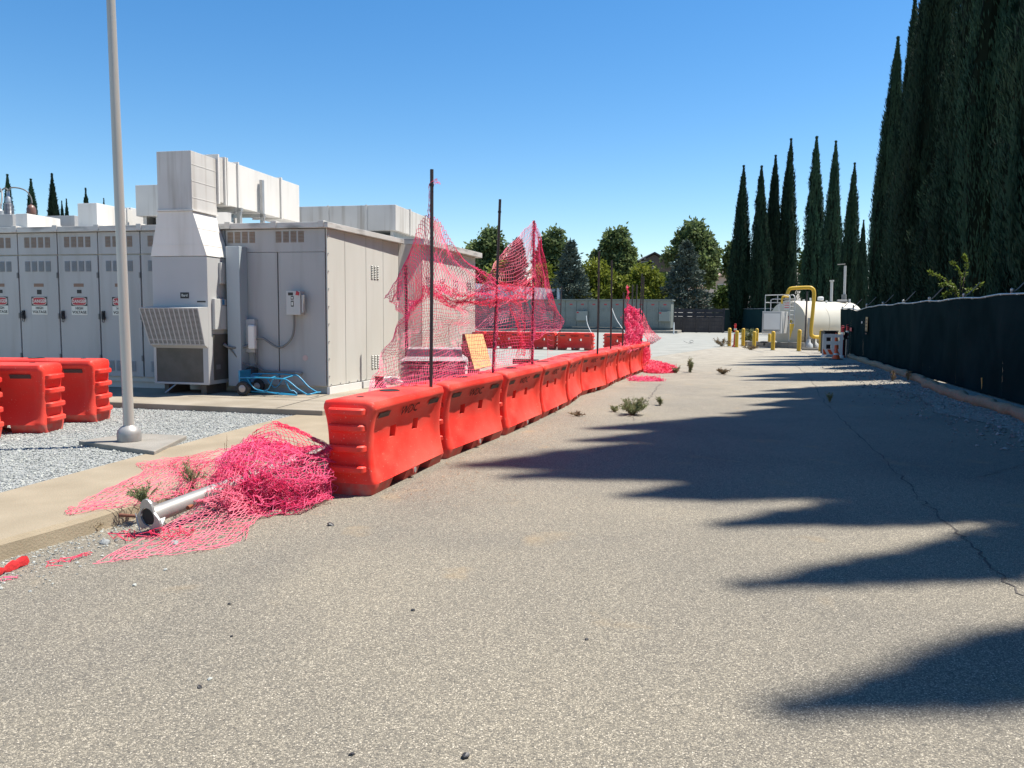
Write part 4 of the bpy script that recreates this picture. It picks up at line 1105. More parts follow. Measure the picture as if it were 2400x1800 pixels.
scrap('tiny strand of pink mesh lying near the red cloth at the left edge', [[(0, 1356, .01), (20, 1353, .01), (40, 1350, .01)], [(2, 1359, .01), (22, 1357, .01), (38, 1354, .01)]], 72, M_['net'], cell=.03, jit=.006)
scrap('flat red scrap of mesh on the drive beside the eighth barrier', [[(1472, 886, .012), (1500, 884, .02), (1530, 888, .012), (1548, 890, .01)], [(1476, 892, .012), (1505, 893, .02), (1535, 893, .012), (1556, 893, .01)]], 73, M_['net'], cell=.06, jit=.04, r=.006)

# bundled net farther along the row
bun = thing('safety_net', 'red mesh bundled round the far posts and trailing over the last barrier', 'net', (0, 0, 0))
b1 = Net()
for k in range(5):
    s_ = .06 * k
    b1.sheet(C_([
     [(1466, 818, 20.6 + s_), (1480, 816, 21.2), (1492, 812, 22 + s_), (1500, 808, 22.4)],
     [(1468, 780, 20.4 + s_), (1480, 782, 21.4 - s_), (1493, 780, 21.8), (1503, 772, 22.4 + s_)],
     [(1466, 740, 20.5), (1478, 745, 21.2 + s_), (1490, 748, 21.9 - s_), (1500, 742, 22.4)],
     [(1466, 728, 20.6), (1474, 719 + k, 21.0), (1484, 722 + k, 21.5), (1500, 731, 22.3 + s_)]]), cell=.075, r=.005, jit=.03, wave=.05, seed=80 + k, diag=bool(k % 2))
b1.sheet(C_([[(1467, 730, 20.6), (1471, 729, 20.7)], [(1469, 700, 20.6), (1472, 700, 20.6)], [(1470, 680, 20.5), (1473, 678, 20.6)], [(1468, 676, 20.5), (1472, 670, 20.6)]]), cell=.05, r=.005, jit=.02, seed=88)
b1.build('bundle', M_['net'], None, parent=bun)
b2 = Net()
b2.sheet(C_([[(1503, 770, 22.6), (1508, 735, 22.8)], [(1512, 790, 23.4), (1518, 758, 23.8)], [(1520, 802, 24.4), (1532, 780, 25.0)], [(1528, 806, 25.4), (1550, 792, 26.4)]]), cell=.09, r=.0045, jit=.01, wave=.02, seed=90)
b2.sheet(C_([[(1448, 810, 20.0), (1470, 800, 20.8), (1490, 812, 21.5)], [(1450, 824, 19.6), (1472, 816, 20.2), (1492, 818, 21.2)], [(1440, 826, 19.2), (1456, 824, 19.6), (1476, 822, 20.6)]]), cell=.07, r=.0045, jit=.03, wave=.03, seed=91)
b2.build('loose_wing', M_['netpale'], None, parent=bun)
b3 = Net()
for k in range(3):
    b3.sheet(C_([[(1500, 803, 22.6), (1512, 802, 23.6), (1519, 803, 24.4)], [(1508, 816, 22.4), (1516, 815, 23.2), (1522, 816, 24.2)], [(1508, 850, 22.3), (1518, 845, 23.0), (1524, 840, 24.0)]]), cell=.08, r=.0045, jit=.02, wave=.02, seed=95 + k)
for k in range(3):
    b3.sheet(G_([[(1514, 872, .02), (1530, 873, .03), (1560, 874, .015), (1582, 872, .01)], [(1514, 860, .12), (1535, 858, .07), (1562, 863, .03), (1584, 866, .01)], [(1518, 846, .16), (1540, 850, .06), (1560, 856, .02), (1576, 860, .01)]]), cell=.08, r=.0055, jit=.04, wave=.03, seed=100 + k, ragged=.05)
b3.build('trailing_mesh', M_['netred'], None, parent=bun)

# ------------------------------------------------------------------ fallen pole and clutter round it
fp0 = gnd(345, 1212, .13); fp1 = gnd(500, 1148, .19); 
dirp = (gnd(676, 1086, .26) - fp0); Lp = dirp.length
fp = thing('fallen_pole', 'dented steel light pole lying along the kerb under the pink net, flange towards the viewer', 'pole', tuple(fp0))
dn = dirp.normalized()
MB().tube([dn * .02, dn * 1.2, dn * (Lp), dn * (Lp + 2.2)], [.062, .055, .034, .03], 20).build('shaft', M_['silver'], fp, smooth=60)
fl_ = MB(); q = dn.to_track_quat('Z', 'Y').to_matrix().to_4x4()
outer = []; n = 30
for k in range(n):
    a = 2 * math.pi * k / n; r_ = .104 + .027 * math.cos(3 * a); outer.append((r_ * math.sin(a), r_ * math.cos(a)))
inner = [(.066 * math.sin(2*math.pi*k/n), .066 * math.cos(2*math.pi*k/n)) for k in range(n)]
vs = [(x, y, 0) for x, y in outer] + [(x, y, .016) for x, y in outer] + [(x, y, 0) for x, y in inner] + [(x, y, .016) for x, y in inner]
fs = [(k, (k+1) % n, n+(k+1) % n, n+k) for k in range(n)] + [(2*n+(k+1) % n, 2*n+k, 3*n+k, 3*n+(k+1) % n) for k in range(n)]
fs += [(2*n+k, 2*n+(k+1) % n, (k+1) % n, k) for k in range(n)] + [(n+k, n+(k+1) % n, 3*n+(k+1) % n, 3*n+k) for k in range(n)]
fl_.add([q @ Vector(p) for p in vs], fs)
fl_.build('base_flange', M_['galv'], fp)
sk = MB()
rim = [(.066 * math.sin(2*math.pi*k/16), .066 * math.cos(2*math.pi*k/16)) for k in range(16)]
sk.add([q @ Vector((x * .95, y * .95, .012)) for x, y in rim], [tuple(range(16))])
sk.build('hollow', M_['dark'], fp)
gs = MB()
for a in (0, 2.09, 4.19):
    d1 = Vector((math.sin(a), math.cos(a), 0)); s1 = Vector((math.cos(a), -math.sin(a), 0)) * .006
    gs.hexa([q @ (d1 * .05 + s1 + Vector((0, 0, .016))), q @ (d1 * .05 - s1 + Vector((0, 0, .016))), q @ (d1 * .13 - s1 + Vector((0, 0, .016))), q @ (d1 * .13 + s1 + Vector((0, 0, .016)))],
            [q @ (d1 * .05 + s1 + Vector((0, 0, .1))), q @ (d1 * .05 - s1 + Vector((0, 0, .1))), q @ (d1 * .066 - s1 + Vector((0, 0, .1))), q @ (d1 * .066 + s1 + Vector((0, 0, .1)))])
gs.build('gusset', M_['galv'], fp)
wr = MB()
wr.tube(catmull([q @ Vector((.10, .02, -.01)), q @ Vector((.03, -.13, -.03)), q @ Vector((-.08, -.14, -.01)), q @ Vector((-.11, -.05, .03))], 5), .004, 5)
wr.tube(catmull([q @ Vector((.07, .07, .06)), q @ Vector((.11, .02, .12)), q @ Vector((.08, -.08, .16)), q @ Vector((0, -.1, .15))], 5), .004, 5)
wr.build('tie_wire', M_['galv'], fp)
def stick(name, label, a, b, r, m, sag=0):
    a = Vector(a); b = Vector(b); t = tag(MB().tube([a, (a + b) / 2 + Vector((0, 0, -sag)), b], [r, r * .9, r * .8], 8).build(name, m, smooth=60), label, 'bar'); return t
stick('rusty_bar', 'short rusty steel bar lying on the kerb edge beside the pole flange', gnd(280, 1207, .13), gnd(322, 1210, .12), .014, mat('red_rust', (.16, .06, .035), .85))
stick('rusty_bar', 'curved rusty bar running beside the fallen pole into the pink net', gnd(440, 1190, .14), gnd(560, 1110, .18), .014, mat('red_rust_b', (.24, .075, .035), .85), .015)
# rag at the left edge
mb = MB(); rr = random.Random(5)
ra, rb = gnd(-15, 1348, .02), gnd(52, 1322, .02)
for k in range(7):
    t = k / 6; p = ra.lerp(rb, t); w = .024 + .013 * math.sin(k * 2.3) + (.014 if k > 3 else 0)
    if k == 0: prev_ring = None
    ring = [(p.x + w * math.cos(a) * .6 + rr.uniform(-.006, .006), p.y + w * math.sin(a) * .5, max(.004, .03 + w * .7 * math.sin(a + .6) + rr.uniform(-.008, .008))) for a in [2 * math.pi * i / 8 for i in range(8)]]
    ring = [(p.x + w * .3 * math.cos(a), p.y + w * math.cos(a), max(.004, .028 + w * .9 * math.sin(a) + rr.uniform(-.006, .006))) for a in [2 * math.pi * i / 8 for i in range(8)]]
    b_ = len(mb.v); mb.v += ring
    if prev_ring is not None:
        for i in range(8): mb.f.append((prev_ring + i, prev_ring + (i+1) % 8, b_ + (i+1) % 8, b_ + i)); mb.m.append(0)
    prev_ring = b_
mb.f.append(tuple(range(7, -1, -1))); mb.f.append(tuple(prev_ring + i for i in range(8))); mb.m += [0, 0]
tag(mb.build('red_rag', M_['redrag'], smooth=50), 'crumpled red plastic rag on the asphalt at the left edge by the kerb', 'rag')
# loose pebbles and bits of tar
def pebble(u, v, s, m, label, group, name='pebble', z=0.0):
    rr = random.Random(int(u * 7 + v)); p = gnd(u, v, z + s * .3)
    bm = bmesh.new(); bmesh.ops.create_icosphere(bm, subdivisions=2, radius=s)
    for w in bm.verts: w.co *= rr.uniform(.75, 1.15); w.co.z *= .6; w.co.x *= 1.25
    me = bpy.data.meshes.new(name); bm.to_mesh(me); bm.free(); me.materials.append(m)
    o = bpy.data.objects.new(name, me); link(o); o.location = p; o.rotation_euler = (rr.uniform(-.4, .4), rr.uniform(-.4, .4), rr.uniform(0, 6)); tag(o, label, 'stone', group)
tar = [(1090, 1772, .016, 'largest black tar lump on the asphalt, at the bottom edge of the picture'), (775, 1230, .022, 'black stone on the asphalt just in front of the nearest barrier'), (968, 1430, .010, 'black tar speck on open asphalt right of the middle of the frame bottom'),
       (538, 1415, .009, 'black tar speck on the asphalt below the spread mesh tip'), (468, 1610, .010, 'black tar speck low at the left on open asphalt'), (825, 1767, .009, 'small black tar speck left of the largest lump at the bottom edge'),
       (543, 1491, .007, 'tiniest black tar speck, below another one left of centre'), (1375, 1498, .009, 'black tar speck on the sunlit asphalt between the two lower shadow tongues')]
for (u, v, s, lab) in tar: pebble(u, v, s, M_['signblack'], lab, 'black tar lumps on the asphalt')
for (u, v, s) in ((646, 1203, .036),):
    pebble(u, v, s, M_['ground'], 'flat tan stone on the asphalt below the pink heap', None)
pebble(247, 1271, .030, M_['stone_b'], 'grey stone lying at the foot of the kerb left of the spread mesh', None)
pebble(410, 1272, .028, M_['stone_b'], 'pale grey stone caught under the spread pink mesh', None)
for (u, v, s, lab) in ((315, 1371, .013, 'white pebble on the asphalt below the spread mesh'), (388, 1335, .012, 'white pebble on the asphalt nearest the edge of the spread mesh'), (492, 1591, .010, 'white pebble alone on the asphalt low at the left')):
    pebble(u, v, s, M_['stone_a'], lab, 'white pebbles on the asphalt')

# ------------------------------------------------------------------ clutter behind the barriers
tr = thing('tray_stack', 'stack of pale grey moulded trays with a chamfered lid behind the hanging net', 'stack', (0, 0, 0))
a0, a1, a2 = at(950, 870, 13.4), at(1086, 870, 13.4), at(1128, 860, 14.6)
ang = math.atan2((a1 - a0).y, (a1 - a0).x)
tr.location = (a1.x, a1.y, .2); tr.rotation_euler = (0, 0, R(4))
W_, D_ = a1.x - a0.x, 1.0
def tray(z0, z1, e0, e1, nm='tray'):
    MB().hexa([(-W_ - e0, -e0, z0), (.0 + e0, -e0, z0), (.0 + e0, D_ + e0, z0), (-W_ - e0, D_ + e0, z0)], [(-W_ - e1, -e1, z1), (e1, -e1, z1), (e1, D_ + e1, z1), (-W_ - e1, D_ + e1, z1)]).build(nm, M_['palletgrey'], tr, bevel=.006)
for k in range(6):
    z = .03 + .092 * k
    tray(z, z + .036, .02, .075); tray(z + .0365, z + .043, .075, .08, 'tray_rim')
    tray(z + .0435, z + .0915, -.2, -.2, 'tray_core')
tray(.585, .66, .09, -.02, 'lid_skirt'); tray(.662, .79, -.02, -.03, 'lid')
# plywood leaning, brown board
def board(name, label, q, th, m, cat='board'):
    q = [Vector(p) for p in q]; nrm = (q[1] - q[0]).cross(q[3] - q[0]).normalized() * th
    return tag(MB().hexa(q, [p + nrm for p in q]).build(name, m), label, cat)
board('plywood_sheet', 'yellowish plywood sheet leaning behind the right side of the grey tray stack', [at(1136, 866, 15.2), at(1152, 858, 15.2), at(1131, 784, 15.8), at(1089, 785, 15.8)][:0] or [at(1112, 868, 15.0), at(1151, 858, 15.3), at(1131, 784, 15.9), at(1089, 785, 15.7)], .02, M_['ply'])
cr_ = thing('wooden_crate', 'broken dark brown crate against the end of the lit wall behind the plywood', 'crate', (-.98, 18.3, .1), R(-14))
MB().box(-.22, .2, 0, .05, 0, 1.05).build('plank', M_['brownwood'], cr_, bevel=.005)
MB().box(-.20, .24, -.2, -.16, 0, .82).build('plank', M_['brownwood'], cr_, bevel=.005)
MB().box(.06, .2, -.15, 0, .85, 1.1).build('plank', M_['brownwood'], cr_, bevel=.005)
lb = thing('timber_block', 'low brown timber block with a grey end lying in the yard behind the third post', 'timber', tuple(gnd(1232, 853, .06)), R(-4))
MB().box(-.42, .24, -.1, .1, 0, .16).build('beam', M_['brownwood'], lb, bevel=.006); MB().box(.245, .42, -.09, .09, 0, .16).build('end_block', M_['palletgrey'], lb, bevel=.006)
vb = thing('pipe_fitting', 'white cylindrical fitting with a dark brown box at its end by the wall', 'fitting', tuple(at(906, 893, 14.6)), R(-8))
vb.location.z = .2
MB().box(-.20, -.04, -.1, .1, .0, .21).build('box', M_['brownwood'], vb, bevel=.006)
MB().tube([(-.035, 0, .13), (.11, 0, .13)], .085, 18).build('barrel', M_['white'], vb, smooth=40)
MB().tube([(.12, 0, .13), (.17, 0, .13)], .06, 14).build('collar', M_['silver'], vb, smooth=40)
MB().tube([(.18, 0, .12), (.34, -.02, .10)], [.07, .015], 10).build('nozzle', M_['white'], vb, smooth=40)

# ------------------------------------------------------------------ screened fence on the right
fd_ = Vector((.2674, 1, 0)).normalized(); fn_ = Vector((fd_.y, -fd_.x, 0))      # along the fence; away from the drive
sf = thing('screened_fence', 'chain link fence covered in dark privacy screen running along the right of the drive', 'fence', (fence_x(8), 8, 0))
o0 = Vector((fence_x(8), 8, 0))
def fp_(s, z, off=0): return fd_ * s + fn_ * off + Vector((0, 0, z))
S0, S1 = -8.0, 29.2
def ftop(s): return 2.10 - .035 * math.sin((s + 1.2) / 3.05 * math.pi) ** 2 - (.10 if s > 22 and s < 27 else 0) * math.sin((s - 22) / 5 * math.pi)
n_bay = 12; bay = (S1 - S0) / n_bay
for b in range(n_bay):
    mb = MB(); sa = S0 + b * bay + .001; sb = S0 + (b + 1) * bay - .001; nx_, nz_ = 14, 10; vs = []
    for j in range(nz_ + 1):
        for i in range(nx_ + 1):
            s = sa + (sb - sa) * i / nx_; t = j / nz_
            w = .034 * math.sin(s * 1.9) * math.sin(t * 3.1) + .018 * math.sin(s * 4.1 + t * 5 + math.sin(s * .7) * 3) * (.3 + t * (1 - t) * 2)
            vs.append(fp_(s, .03 + (ftop(s) - .05) * t, -.065 - w * 1.1))
    mb.add(vs, [(j*(nx_+1)+i, j*(nx_+1)+i+1, (j+1)*(nx_+1)+i+1, (j+1)*(nx_+1)+i) for j in range(nz_) for i in range(nx_)])
    mb.build('screen_panel', M_['screen'], sf, smooth=180)
pp = None; aa = None
for b in range(n_bay + 1):
    s = S0 + b * bay
    if pp is None: pp = MB().lathe([(.03, 0), (.03, 2.16), (.036, 2.165), (.034, 2.20), (.012, 2.215)], n=12).build('fence_post', M_['galv'], sf, smooth=50); o = pp
    else: o = pp.copy(); col.objects.link(o); o.parent = sf
    o.location = fp_(s, 0)
    if aa is None: aa = MB().tube([(0, 0, 2.12), tuple(fn_ * .10 + fd_ * .0 + Vector((0, 0, 2.2))), tuple(fn_ * .33 + fd_ * .0 + Vector((0, 0, 2.47)))], .013, 6).build('barb_arm', M_['conduit'], sf); o = aa
    else: o = aa.copy(); col.objects.link(o); o.parent = sf
    o.location = fp_(s, 0)
rail = MB().tube([fp_(S0 + (S1 - S0) * k / 60, ftop(S0 + (S1 - S0) * k / 60) + .01 + .006 * math.sin(k * 2.2), -.02) for k in range(61)], .021, 8).build('top_rail', M_['galv'], sf, smooth=60)
tm = MB()
for k in range(40): s = S0 + .4 + k * .92; tm.lathe([(.025, -.02), (.025, .02)], c=tuple(fp_(s, ftop(s) + .008, -.02)), n=8)
tag(tm.build('rail_ties', M_['white'], sf), kind='stuff')
sf.location = o0
def on_fence(name, label, cat, u, v0, v1, w, m):
    # plane of the fence, 9 cm in front of the screen
    d = Fw + Rt * ((u - 1200) / F) - Up * (((v0 + v1) / 2 - 900) / F)
    p0 = Vector((fence_x(8), 8, 0)) - fn_ * .1
    t = (p0 - Vector((0, 0, H))).dot(fn_) / d.dot(fn_); c = Vector((0, 0, H)) + d * t
    hh = (v1 - v0) / F * c.y / 2
    t_ = thing(name, label, cat, tuple(c), math.atan2(fd_.y, fd_.x))
    MB().box(-w/2, w/2, -.006, .006, -hh, hh).build('plate', m, t_); return t_, hh
t_, hh = on_fence('fence_sign', 'tall tan paper notice fixed to the dark fence screen', 'sign', 2031, 743, 776, .42, mat('tan_notice', (.42, .27, .11), .6))
mb = MB()
for k in range(5): mb.box(-.15, .15, .0065, .009, hh - .14 - .13 * k, hh - .09 - .13 * k)
mb.build('printed_lines', M_['brownwood'], t_)
on_fence('fence_tag', 'small white tag on the dark fence screen beside the tan notice', 'tag', 2020, 753, 758, .16, M_['white'])
t_, hh = on_fence('extinguisher_box', 'small dark red box on the fence screen above the red delineators', 'box', 1994, 768, 776, .5, M_['signred'])

# straw wattle along the foot of the fence, with its stakes
wt = thing('straw_wattle', 'long tan straw wattle lying along the foot of the screened fence', 'wattle', (0, 0, 0))
ctl = [(2480, 1010), (2400, 972), (2330, 950), (2250, 928), (2200, 910), (2150, 890), (2105, 873), (2060, 858), (2020, 845), (1986, 834)]
P = catmull([gnd(u, v, .08) for u, v in ctl], 8); rs = []
for k in range(len(P)): rs.append(.105 + .018 * math.sin(k * 1.1) + .012 * math.sin(k * 2.7)); P[k] = P[k] + Vector((.03 * math.sin(k * 1.9), 0, -.012 + .012 * math.sin(k * .8)))
half = len(P) // 2
MB().tube(P[:half + 2], rs[:half + 2], 14).build('tube', M_['wattle'], wt, smooth=180)
P2 = [p + Vector((.09, 0, .0)) for p in P[half - 1:]]
MB().tube(P2, rs[half - 1:], 14).build('tube', M_['wattle'], wt, smooth=180)
stk = None
for (u, v) in ((2384, 938), (2303, 918), (2238, 893), (2171, 880), (2157, 868), (2062, 845), (2003, 832)):
    p = gnd(u, v, .05)
    if stk is None: stk = MB().box(-.018, .018, -.012, .012, 0, .30).build('stake', M_['ply'], wt); o = stk
    else: o = stk.copy(); col.objects.link(o); o.parent = wt
    o.location = p; o.rotation_euler = (R(random.uniform(-5, 5)), R(random.uniform(-5, 8)), random.uniform(0, 1))

# ------------------------------------------------------------------ fuel tank
TC = at(1844, 757, 44.0); TR = 1.27
ax_ = Vector((.857, .515, 0)).normalized(); pv = Vector((ax_.y, -ax_.x, 0))   # tank axis; its side towards the drive
tk = thing('fuel_tank', 'large white horizontal cylindrical fuel tank with yellow piping and a hazard diamond', 'tank', tuple(TC), math.atan2(ax_.y, ax_.x))
# local: +x along the axis away, -y towards the drive, z from the tank centre
mb = MB(); n = 48; prof = [(0.0, -.10), (.5, -.085), (.9, -.055), (1.15, -.025), (TR, .0), (TR, 5.3), (.9, 5.36), (.0, 5.4)]
vs = []; fs = []
for r_, x in prof:
    for k in range(n): a = 2*math.pi*k/n; vs.append((x, r_ * math.cos(a), r_ * math.sin(a)))
for i in range(len(prof)-1):
    for k in range(n): fs.append((i*n+k, (i+1)*n+k, (i+1)*n+(k+1) % n, i*n+(k+1) % n))
mb.add(vs, fs); mb.build('shell', M_['tank'], tk, smooth=30)
for x in (.02, 2.1, 4.2):
    ring = MB().tube([(x, (TR + .004) * math.cos(2*math.pi*k/40), (TR + .004) * math.sin(2*math.pi*k/40)) for k in range(41)], .012, 6, cap=False).build('weld_band', M_['tank'], tk)
zb = -TC.z
for x in (.9, 4.9): MB().hexa([(x - .15, -1.0, zb), (x + .15, -1.0, zb), (x + .15, 1.0, zb), (x - .15, 1.0, zb)], [(x - .15, -1.12, -.62), (x + .15, -1.12, -.62), (x + .15, 1.12, -.62), (x - .15, 1.12, -.62)]).build('saddle', M_['tank'], tk)
def tw(p): return tk.matrix_basis.inverted() @ Vector(p)
tk_m = Matrix.Translation(TC) @ Matrix.Rotation(math.atan2(ax_.y, ax_.x), 4, 'Z'); tk_i = tk_m.inverted()
def L_(u, v, Y): return tk_i @ at(u, v, Y)
# yellow vent pipe: over the top and down the near side
yp = [L_(1847, 700, 43.2), L_(1846, 688, 43.2), L_(1852, 677, 43.2), L_(1868, 675, 43.1), L_(1892, 674, 42.9), L_(1903, 676, 42.8), L_(1908, 688, 42.8), L_(1905, 730, 42.8), L_(1901, 778, 42.8), L_(1905, 788, 42.8), L_(1916, 790, 42.9), L_(1945, 788, 43.3), L_(1975, 786, 43.8)]
MB().tube(catmull(yp, 5), .10, 12).build('yellow_pipe', M_['yellow'], tk, smooth=60)
MB().tube([L_(1847, 701, 43.2), L_(1847, 694, 43.2)], [.16, .12], 12).build('pipe_flange', M_['tankgrey'], tk, smooth=50)
MB().tube(catmull([L_(1833, 712, 43.0), L_(1833, 700, 43.0), L_(1837, 695, 43.0), L_(1848, 696, 43.0)], 5), .055, 10).build('small_yellow_pipe', M_['yellow'], tk, smooth=60)
# cabinet standing in front of the end cap
a, b = at(1787, 731, 42.2), at(1832, 731, 42.2); lo = at(1787, 782, 42.2).z
cbt = MB(); ca = tk_i @ Vector((a.x, a.y, 0)); 
q4 = [Vector((a.x, a.y, 0)), Vector((b.x, b.y, 0)), Vector((b.x + .75, b.y + 1.1, 0)), Vector((a.x + .7, a.y + 1.2, 0))]
cab = MB().hexa([tk_i @ (p + Vector((0, 0, lo))) for p in q4], [tk_i @ (p + Vector((0, 0, a.z))) for p in q4]).build('pump_cabinet', M_['tankgrey'], tk, bevel=.02)
dx = (q4[1] - q4[0]); nrm = Vector((dx.y, -dx.x, 0)).normalized()
def cq(t, z, off): return tk_i @ (q4[0] + dx * t + nrm * off + Vector((0, 0, z)))
hh = a.z - lo
MB().hexa([cq(.08, lo + hh * .2, .012), cq(.92, lo + hh * .2, .012), cq(.92, lo + hh * .93, .012), cq(.08, lo + hh * .93, .012)], [cq(.08, lo + hh * .2, .03), cq(.92, lo + hh * .2, .03), cq(.92, lo + hh * .93, .03), cq(.08, lo + hh * .93, .03)]).build('door_panel', M_['white'], cab)
MB().tube([cq(.05, lo + hh * .17, .03), cq(.15, lo + hh * .13, .05), cq(.85, lo + hh * .13, .05), cq(.95, lo + hh * .17, .03)], .02, 6).build('handle_bar', M_['conduit'], cab)
MB().hexa([tk_i @ (p + Vector((0, 0, a.z + .004))) for p in q4], [tk_i @ (p + Vector((0, 0, a.z + .035))) for p in q4]).build('lid', M_['white'], cab)
# ladder and handrails
ld = MB()
l0, l1, t0, t1 = L_(1849, 800, 42.4), L_(1864, 772, 42.6), L_(1851, 705, 42.6), L_(1862, 705, 42.8)
ld.tube(catmull([l0, L_(1850, 750, 42.5), L_(1851, 700, 42.5), L_(1848, 692, 42.6), L_(1842, 692, 42.8)], 4), .03, 6)
ld.build('ladder_rail', M_['tankgrey'], tk, smooth=60)
MB().tube(catmull([L_(1861, 770, 42.7), L_(1862, 740, 42.7), L_(1863, 702, 42.7), L_(1860, 692, 42.8), L_(1853, 692, 43.0)], 4), .03, 6).build('ladder_rail', M_['tankgrey'], tk, smooth=60)
for v in (708, 718, 728, 738, 748, 758): MB().tube([L_(1850.5, v, 42.5), L_(1862.5, v, 42.7)], .018, 6).build('rung', M_['tankgrey'], tk)
for P in ([(1793, 732), (1794, 692), (1843, 691)], [(1794, 709), (1845, 709)], [(1806, 728), (1807, 703), (1812, 701), (1866, 701)], [(1822, 711), (1823, 691)]):
    MB().tube([L_(u, v, 43.4) for u, v in P], .028, 6).build('handrail', M_['tankgrey'], tk)
MB().tube([L_(1826, 735, 42.9), L_(1826, 714, 42.9)], .03, 6).build('gauge_pipe', M_['tankgrey'], tk)
yk = MB(); ya = [L_(1851, 759, 42.45), L_(1862, 759, 42.6), L_(1850, 800, 42.4)]
yk.add([ya[0], ya[1], ya[2], ya[0] + Vector((.0, .04, 0)), ya[1] + Vector((0, .04, 0)), ya[2] + Vector((0, .04, 0))], [(0, 1, 2), (5, 4, 3), (0, 3, 4, 1), (1, 4, 5, 2), (2, 5, 3, 0)])
yk.build('ladder_guard', M_['yellow'], tk)
# notices on the end cap
def cap_sign(nm, y, z, w, h, mats, fill):
    mb = MB(); mb.box(-.085, -.07, y - w/2, y + w/2, z - h/2, z + h/2, 0); fill(mb); return mb.build(nm, mats, tk)
cy = (tk_i @ at(1845, 717, 43.9)).y; cz = (tk_i @ at(1845, 717, 43.9)).z
def f1(mb):
    for k in range(3): mb.box(-.0875, -.0852, cy - .2, cy + .2, cz + .14 - .13 * k, cz + .2 - .13 * k, 1)
cap_sign('warning_notice', cy, cz, .46, .44, [M_['signwhite'], M_['pinksign']], f1)
dp = tk_i @ at(1871, 754, 44.3); dy, dz, s_ = dp.y, dp.z, .34
mb = MB(); X = -.09
D = [(X, dy, dz - s_), (X, dy - s_, dz), (X, dy, dz + s_), (X, dy + s_, dz)]
def quad(c, e, mi, x): mb.add([(x, c[0], c[1] - e), (x, c[0] - e, c[1]), (x, c[0], c[1] + e), (x, c[0] + e, c[1])], [(0, 1, 2, 3)], mi)
mb.hexa([(X + .012, p[1], p[2]) for p in D], D, 0)
e = s_ * .46
quad((dy, dz + s_ * .48), e, 1, X - .003); quad((dy - s_ * .48, dz), e, 3, X - .003); quad((dy + s_ * .48, dz), e, 2, X - .003); quad((dy, dz - s_ * .48), e, 4, X - .003)
for ch, yy, zz, mi in (('2', dy, dz + s_ * .48, 4), ('0', dy - s_ * .48, dz, 0), ('1', dy + s_ * .48, dz, 4)):
    put_text(mb, ch, s_ * .62, Matrix.Translation((X - .006, yy, zz)) @ Matrix.Rotation(R(-90), 4, 'Z') @ Matrix.Rotation(R(90), 4, 'X'), mi, .01)
mb.build('hazard_diamond', [M_['signblack'], M_['signred'], M_['nfblue'], M_['nfyellow'], M_['signwhite']], tk)
# vents and fittings on top
def vent(u, v0, v1, Y, r, nm='vent_pipe', m='tankgrey'): return MB().tube([L_(u, v1, Y), L_(u + (v1 - v0) * .03, v0, Y)], r, 8).build(nm, M_[m], tk, smooth=60)
vent(1948, 659, 712, 45.6, .075); MB().tube([L_(1949.5, 660, 45.6), L_(1949.6, 656.5, 45.6)], .12, 8).build('vent_cap', M_['tankgrey'], tk)
vent(1979, 623, 690, 46.2, .07); vent(1977.5, 690, 712, 46.2, .14, 'valve', 'conduit')
MB().tube([L_(1963, 620, 46.2), L_(1981, 619, 46.2)], .025, 6).build('vent_arm', M_['conduit'], tk)
MB().tube([L_(1962, 706, 46.0), L_(1985, 706, 46.0)], .09, 8).build('hatch', M_['conduit'], tk)
for u, v0 in ((1873, 702), (1884, 702), (1899, 698), (1937, 704), (1991, 701)): vent(u, v0, 710, 45.0, .05, 'fitting', 'white')
MB().lathe([(.1, 0), (.17, .03), (.17, .2), (.1, .24)], c=tuple(L_(1923, 705, 45.2)), n=12).build('hatch', M_['white'], tk, smooth=50)
# grey stand post and pumps under the pipe
MB().tube([L_(1886, 815, 42.3), L_(1892, 683, 42.3)], .045, 8).build('stand_post', M_['rod'], tk)
MB().tube([L_(1896, 815, 42.9), L_(1897, 745, 42.9)], .09, 8).build('white_post', M_['tankgrey'], tk)
for u, v in ((1894, 811), (1908, 810)):
    MB().lathe([(.1, 0), (.24, .04), (.24, .2), (.12, .32), (.1, .5)], c=tuple(tk_i @ gnd(u, v + 5, .0)), n=12).build('pump', M_['tankgrey'], tk, smooth=50)
MB().tube([L_(1908, 812, 43.2), L_(1909, 792, 43.2)], .05, 8).build('drop_pipe', M_['conduit'], tk)
bm_ = thing('tank_kerb', 'low concrete kerb wall round the base of the fuel tank', 'kerb wall', (0, 0, 0))
w0, w1, w2, w3 = gnd(1752, 812), gnd(1880, 818), gnd(1940, 820), gnd(1780, 803)
def wall(p, q, h, th=.2):
    d = (q - p).normalized(); nn = Vector((-d.y, d.x, 0)) * th
    MB().hexa([p, q, q + nn, p + nn], [p + Vector((0, 0, h)), q + Vector((0, 0, h)), q + nn + Vector((0, 0, h)), p + nn + Vector((0, 0, h))]).build('kerb_section', M_['footing'], bm_, bevel=.02)
wall(w0, gnd(1846, 816), .30); wall(gnd(1846.5, 816), w1, .34); wall(gnd(1880.5, 821), gnd(1960, 822), .12); wall(gnd(1752, 811), gnd(1775, 803.5), .28)
hb = thing('pipe_valve', 'small dark valve sticking up from the kerb left of the fuel tank', 'valve', tuple(gnd(1791, 810, .3)))
MB().lathe([(.05, 0), (.05, .12), (.2, .14), (.2, .2), (.05, .22)], n=10).build('wheel', M_['black'], hb)

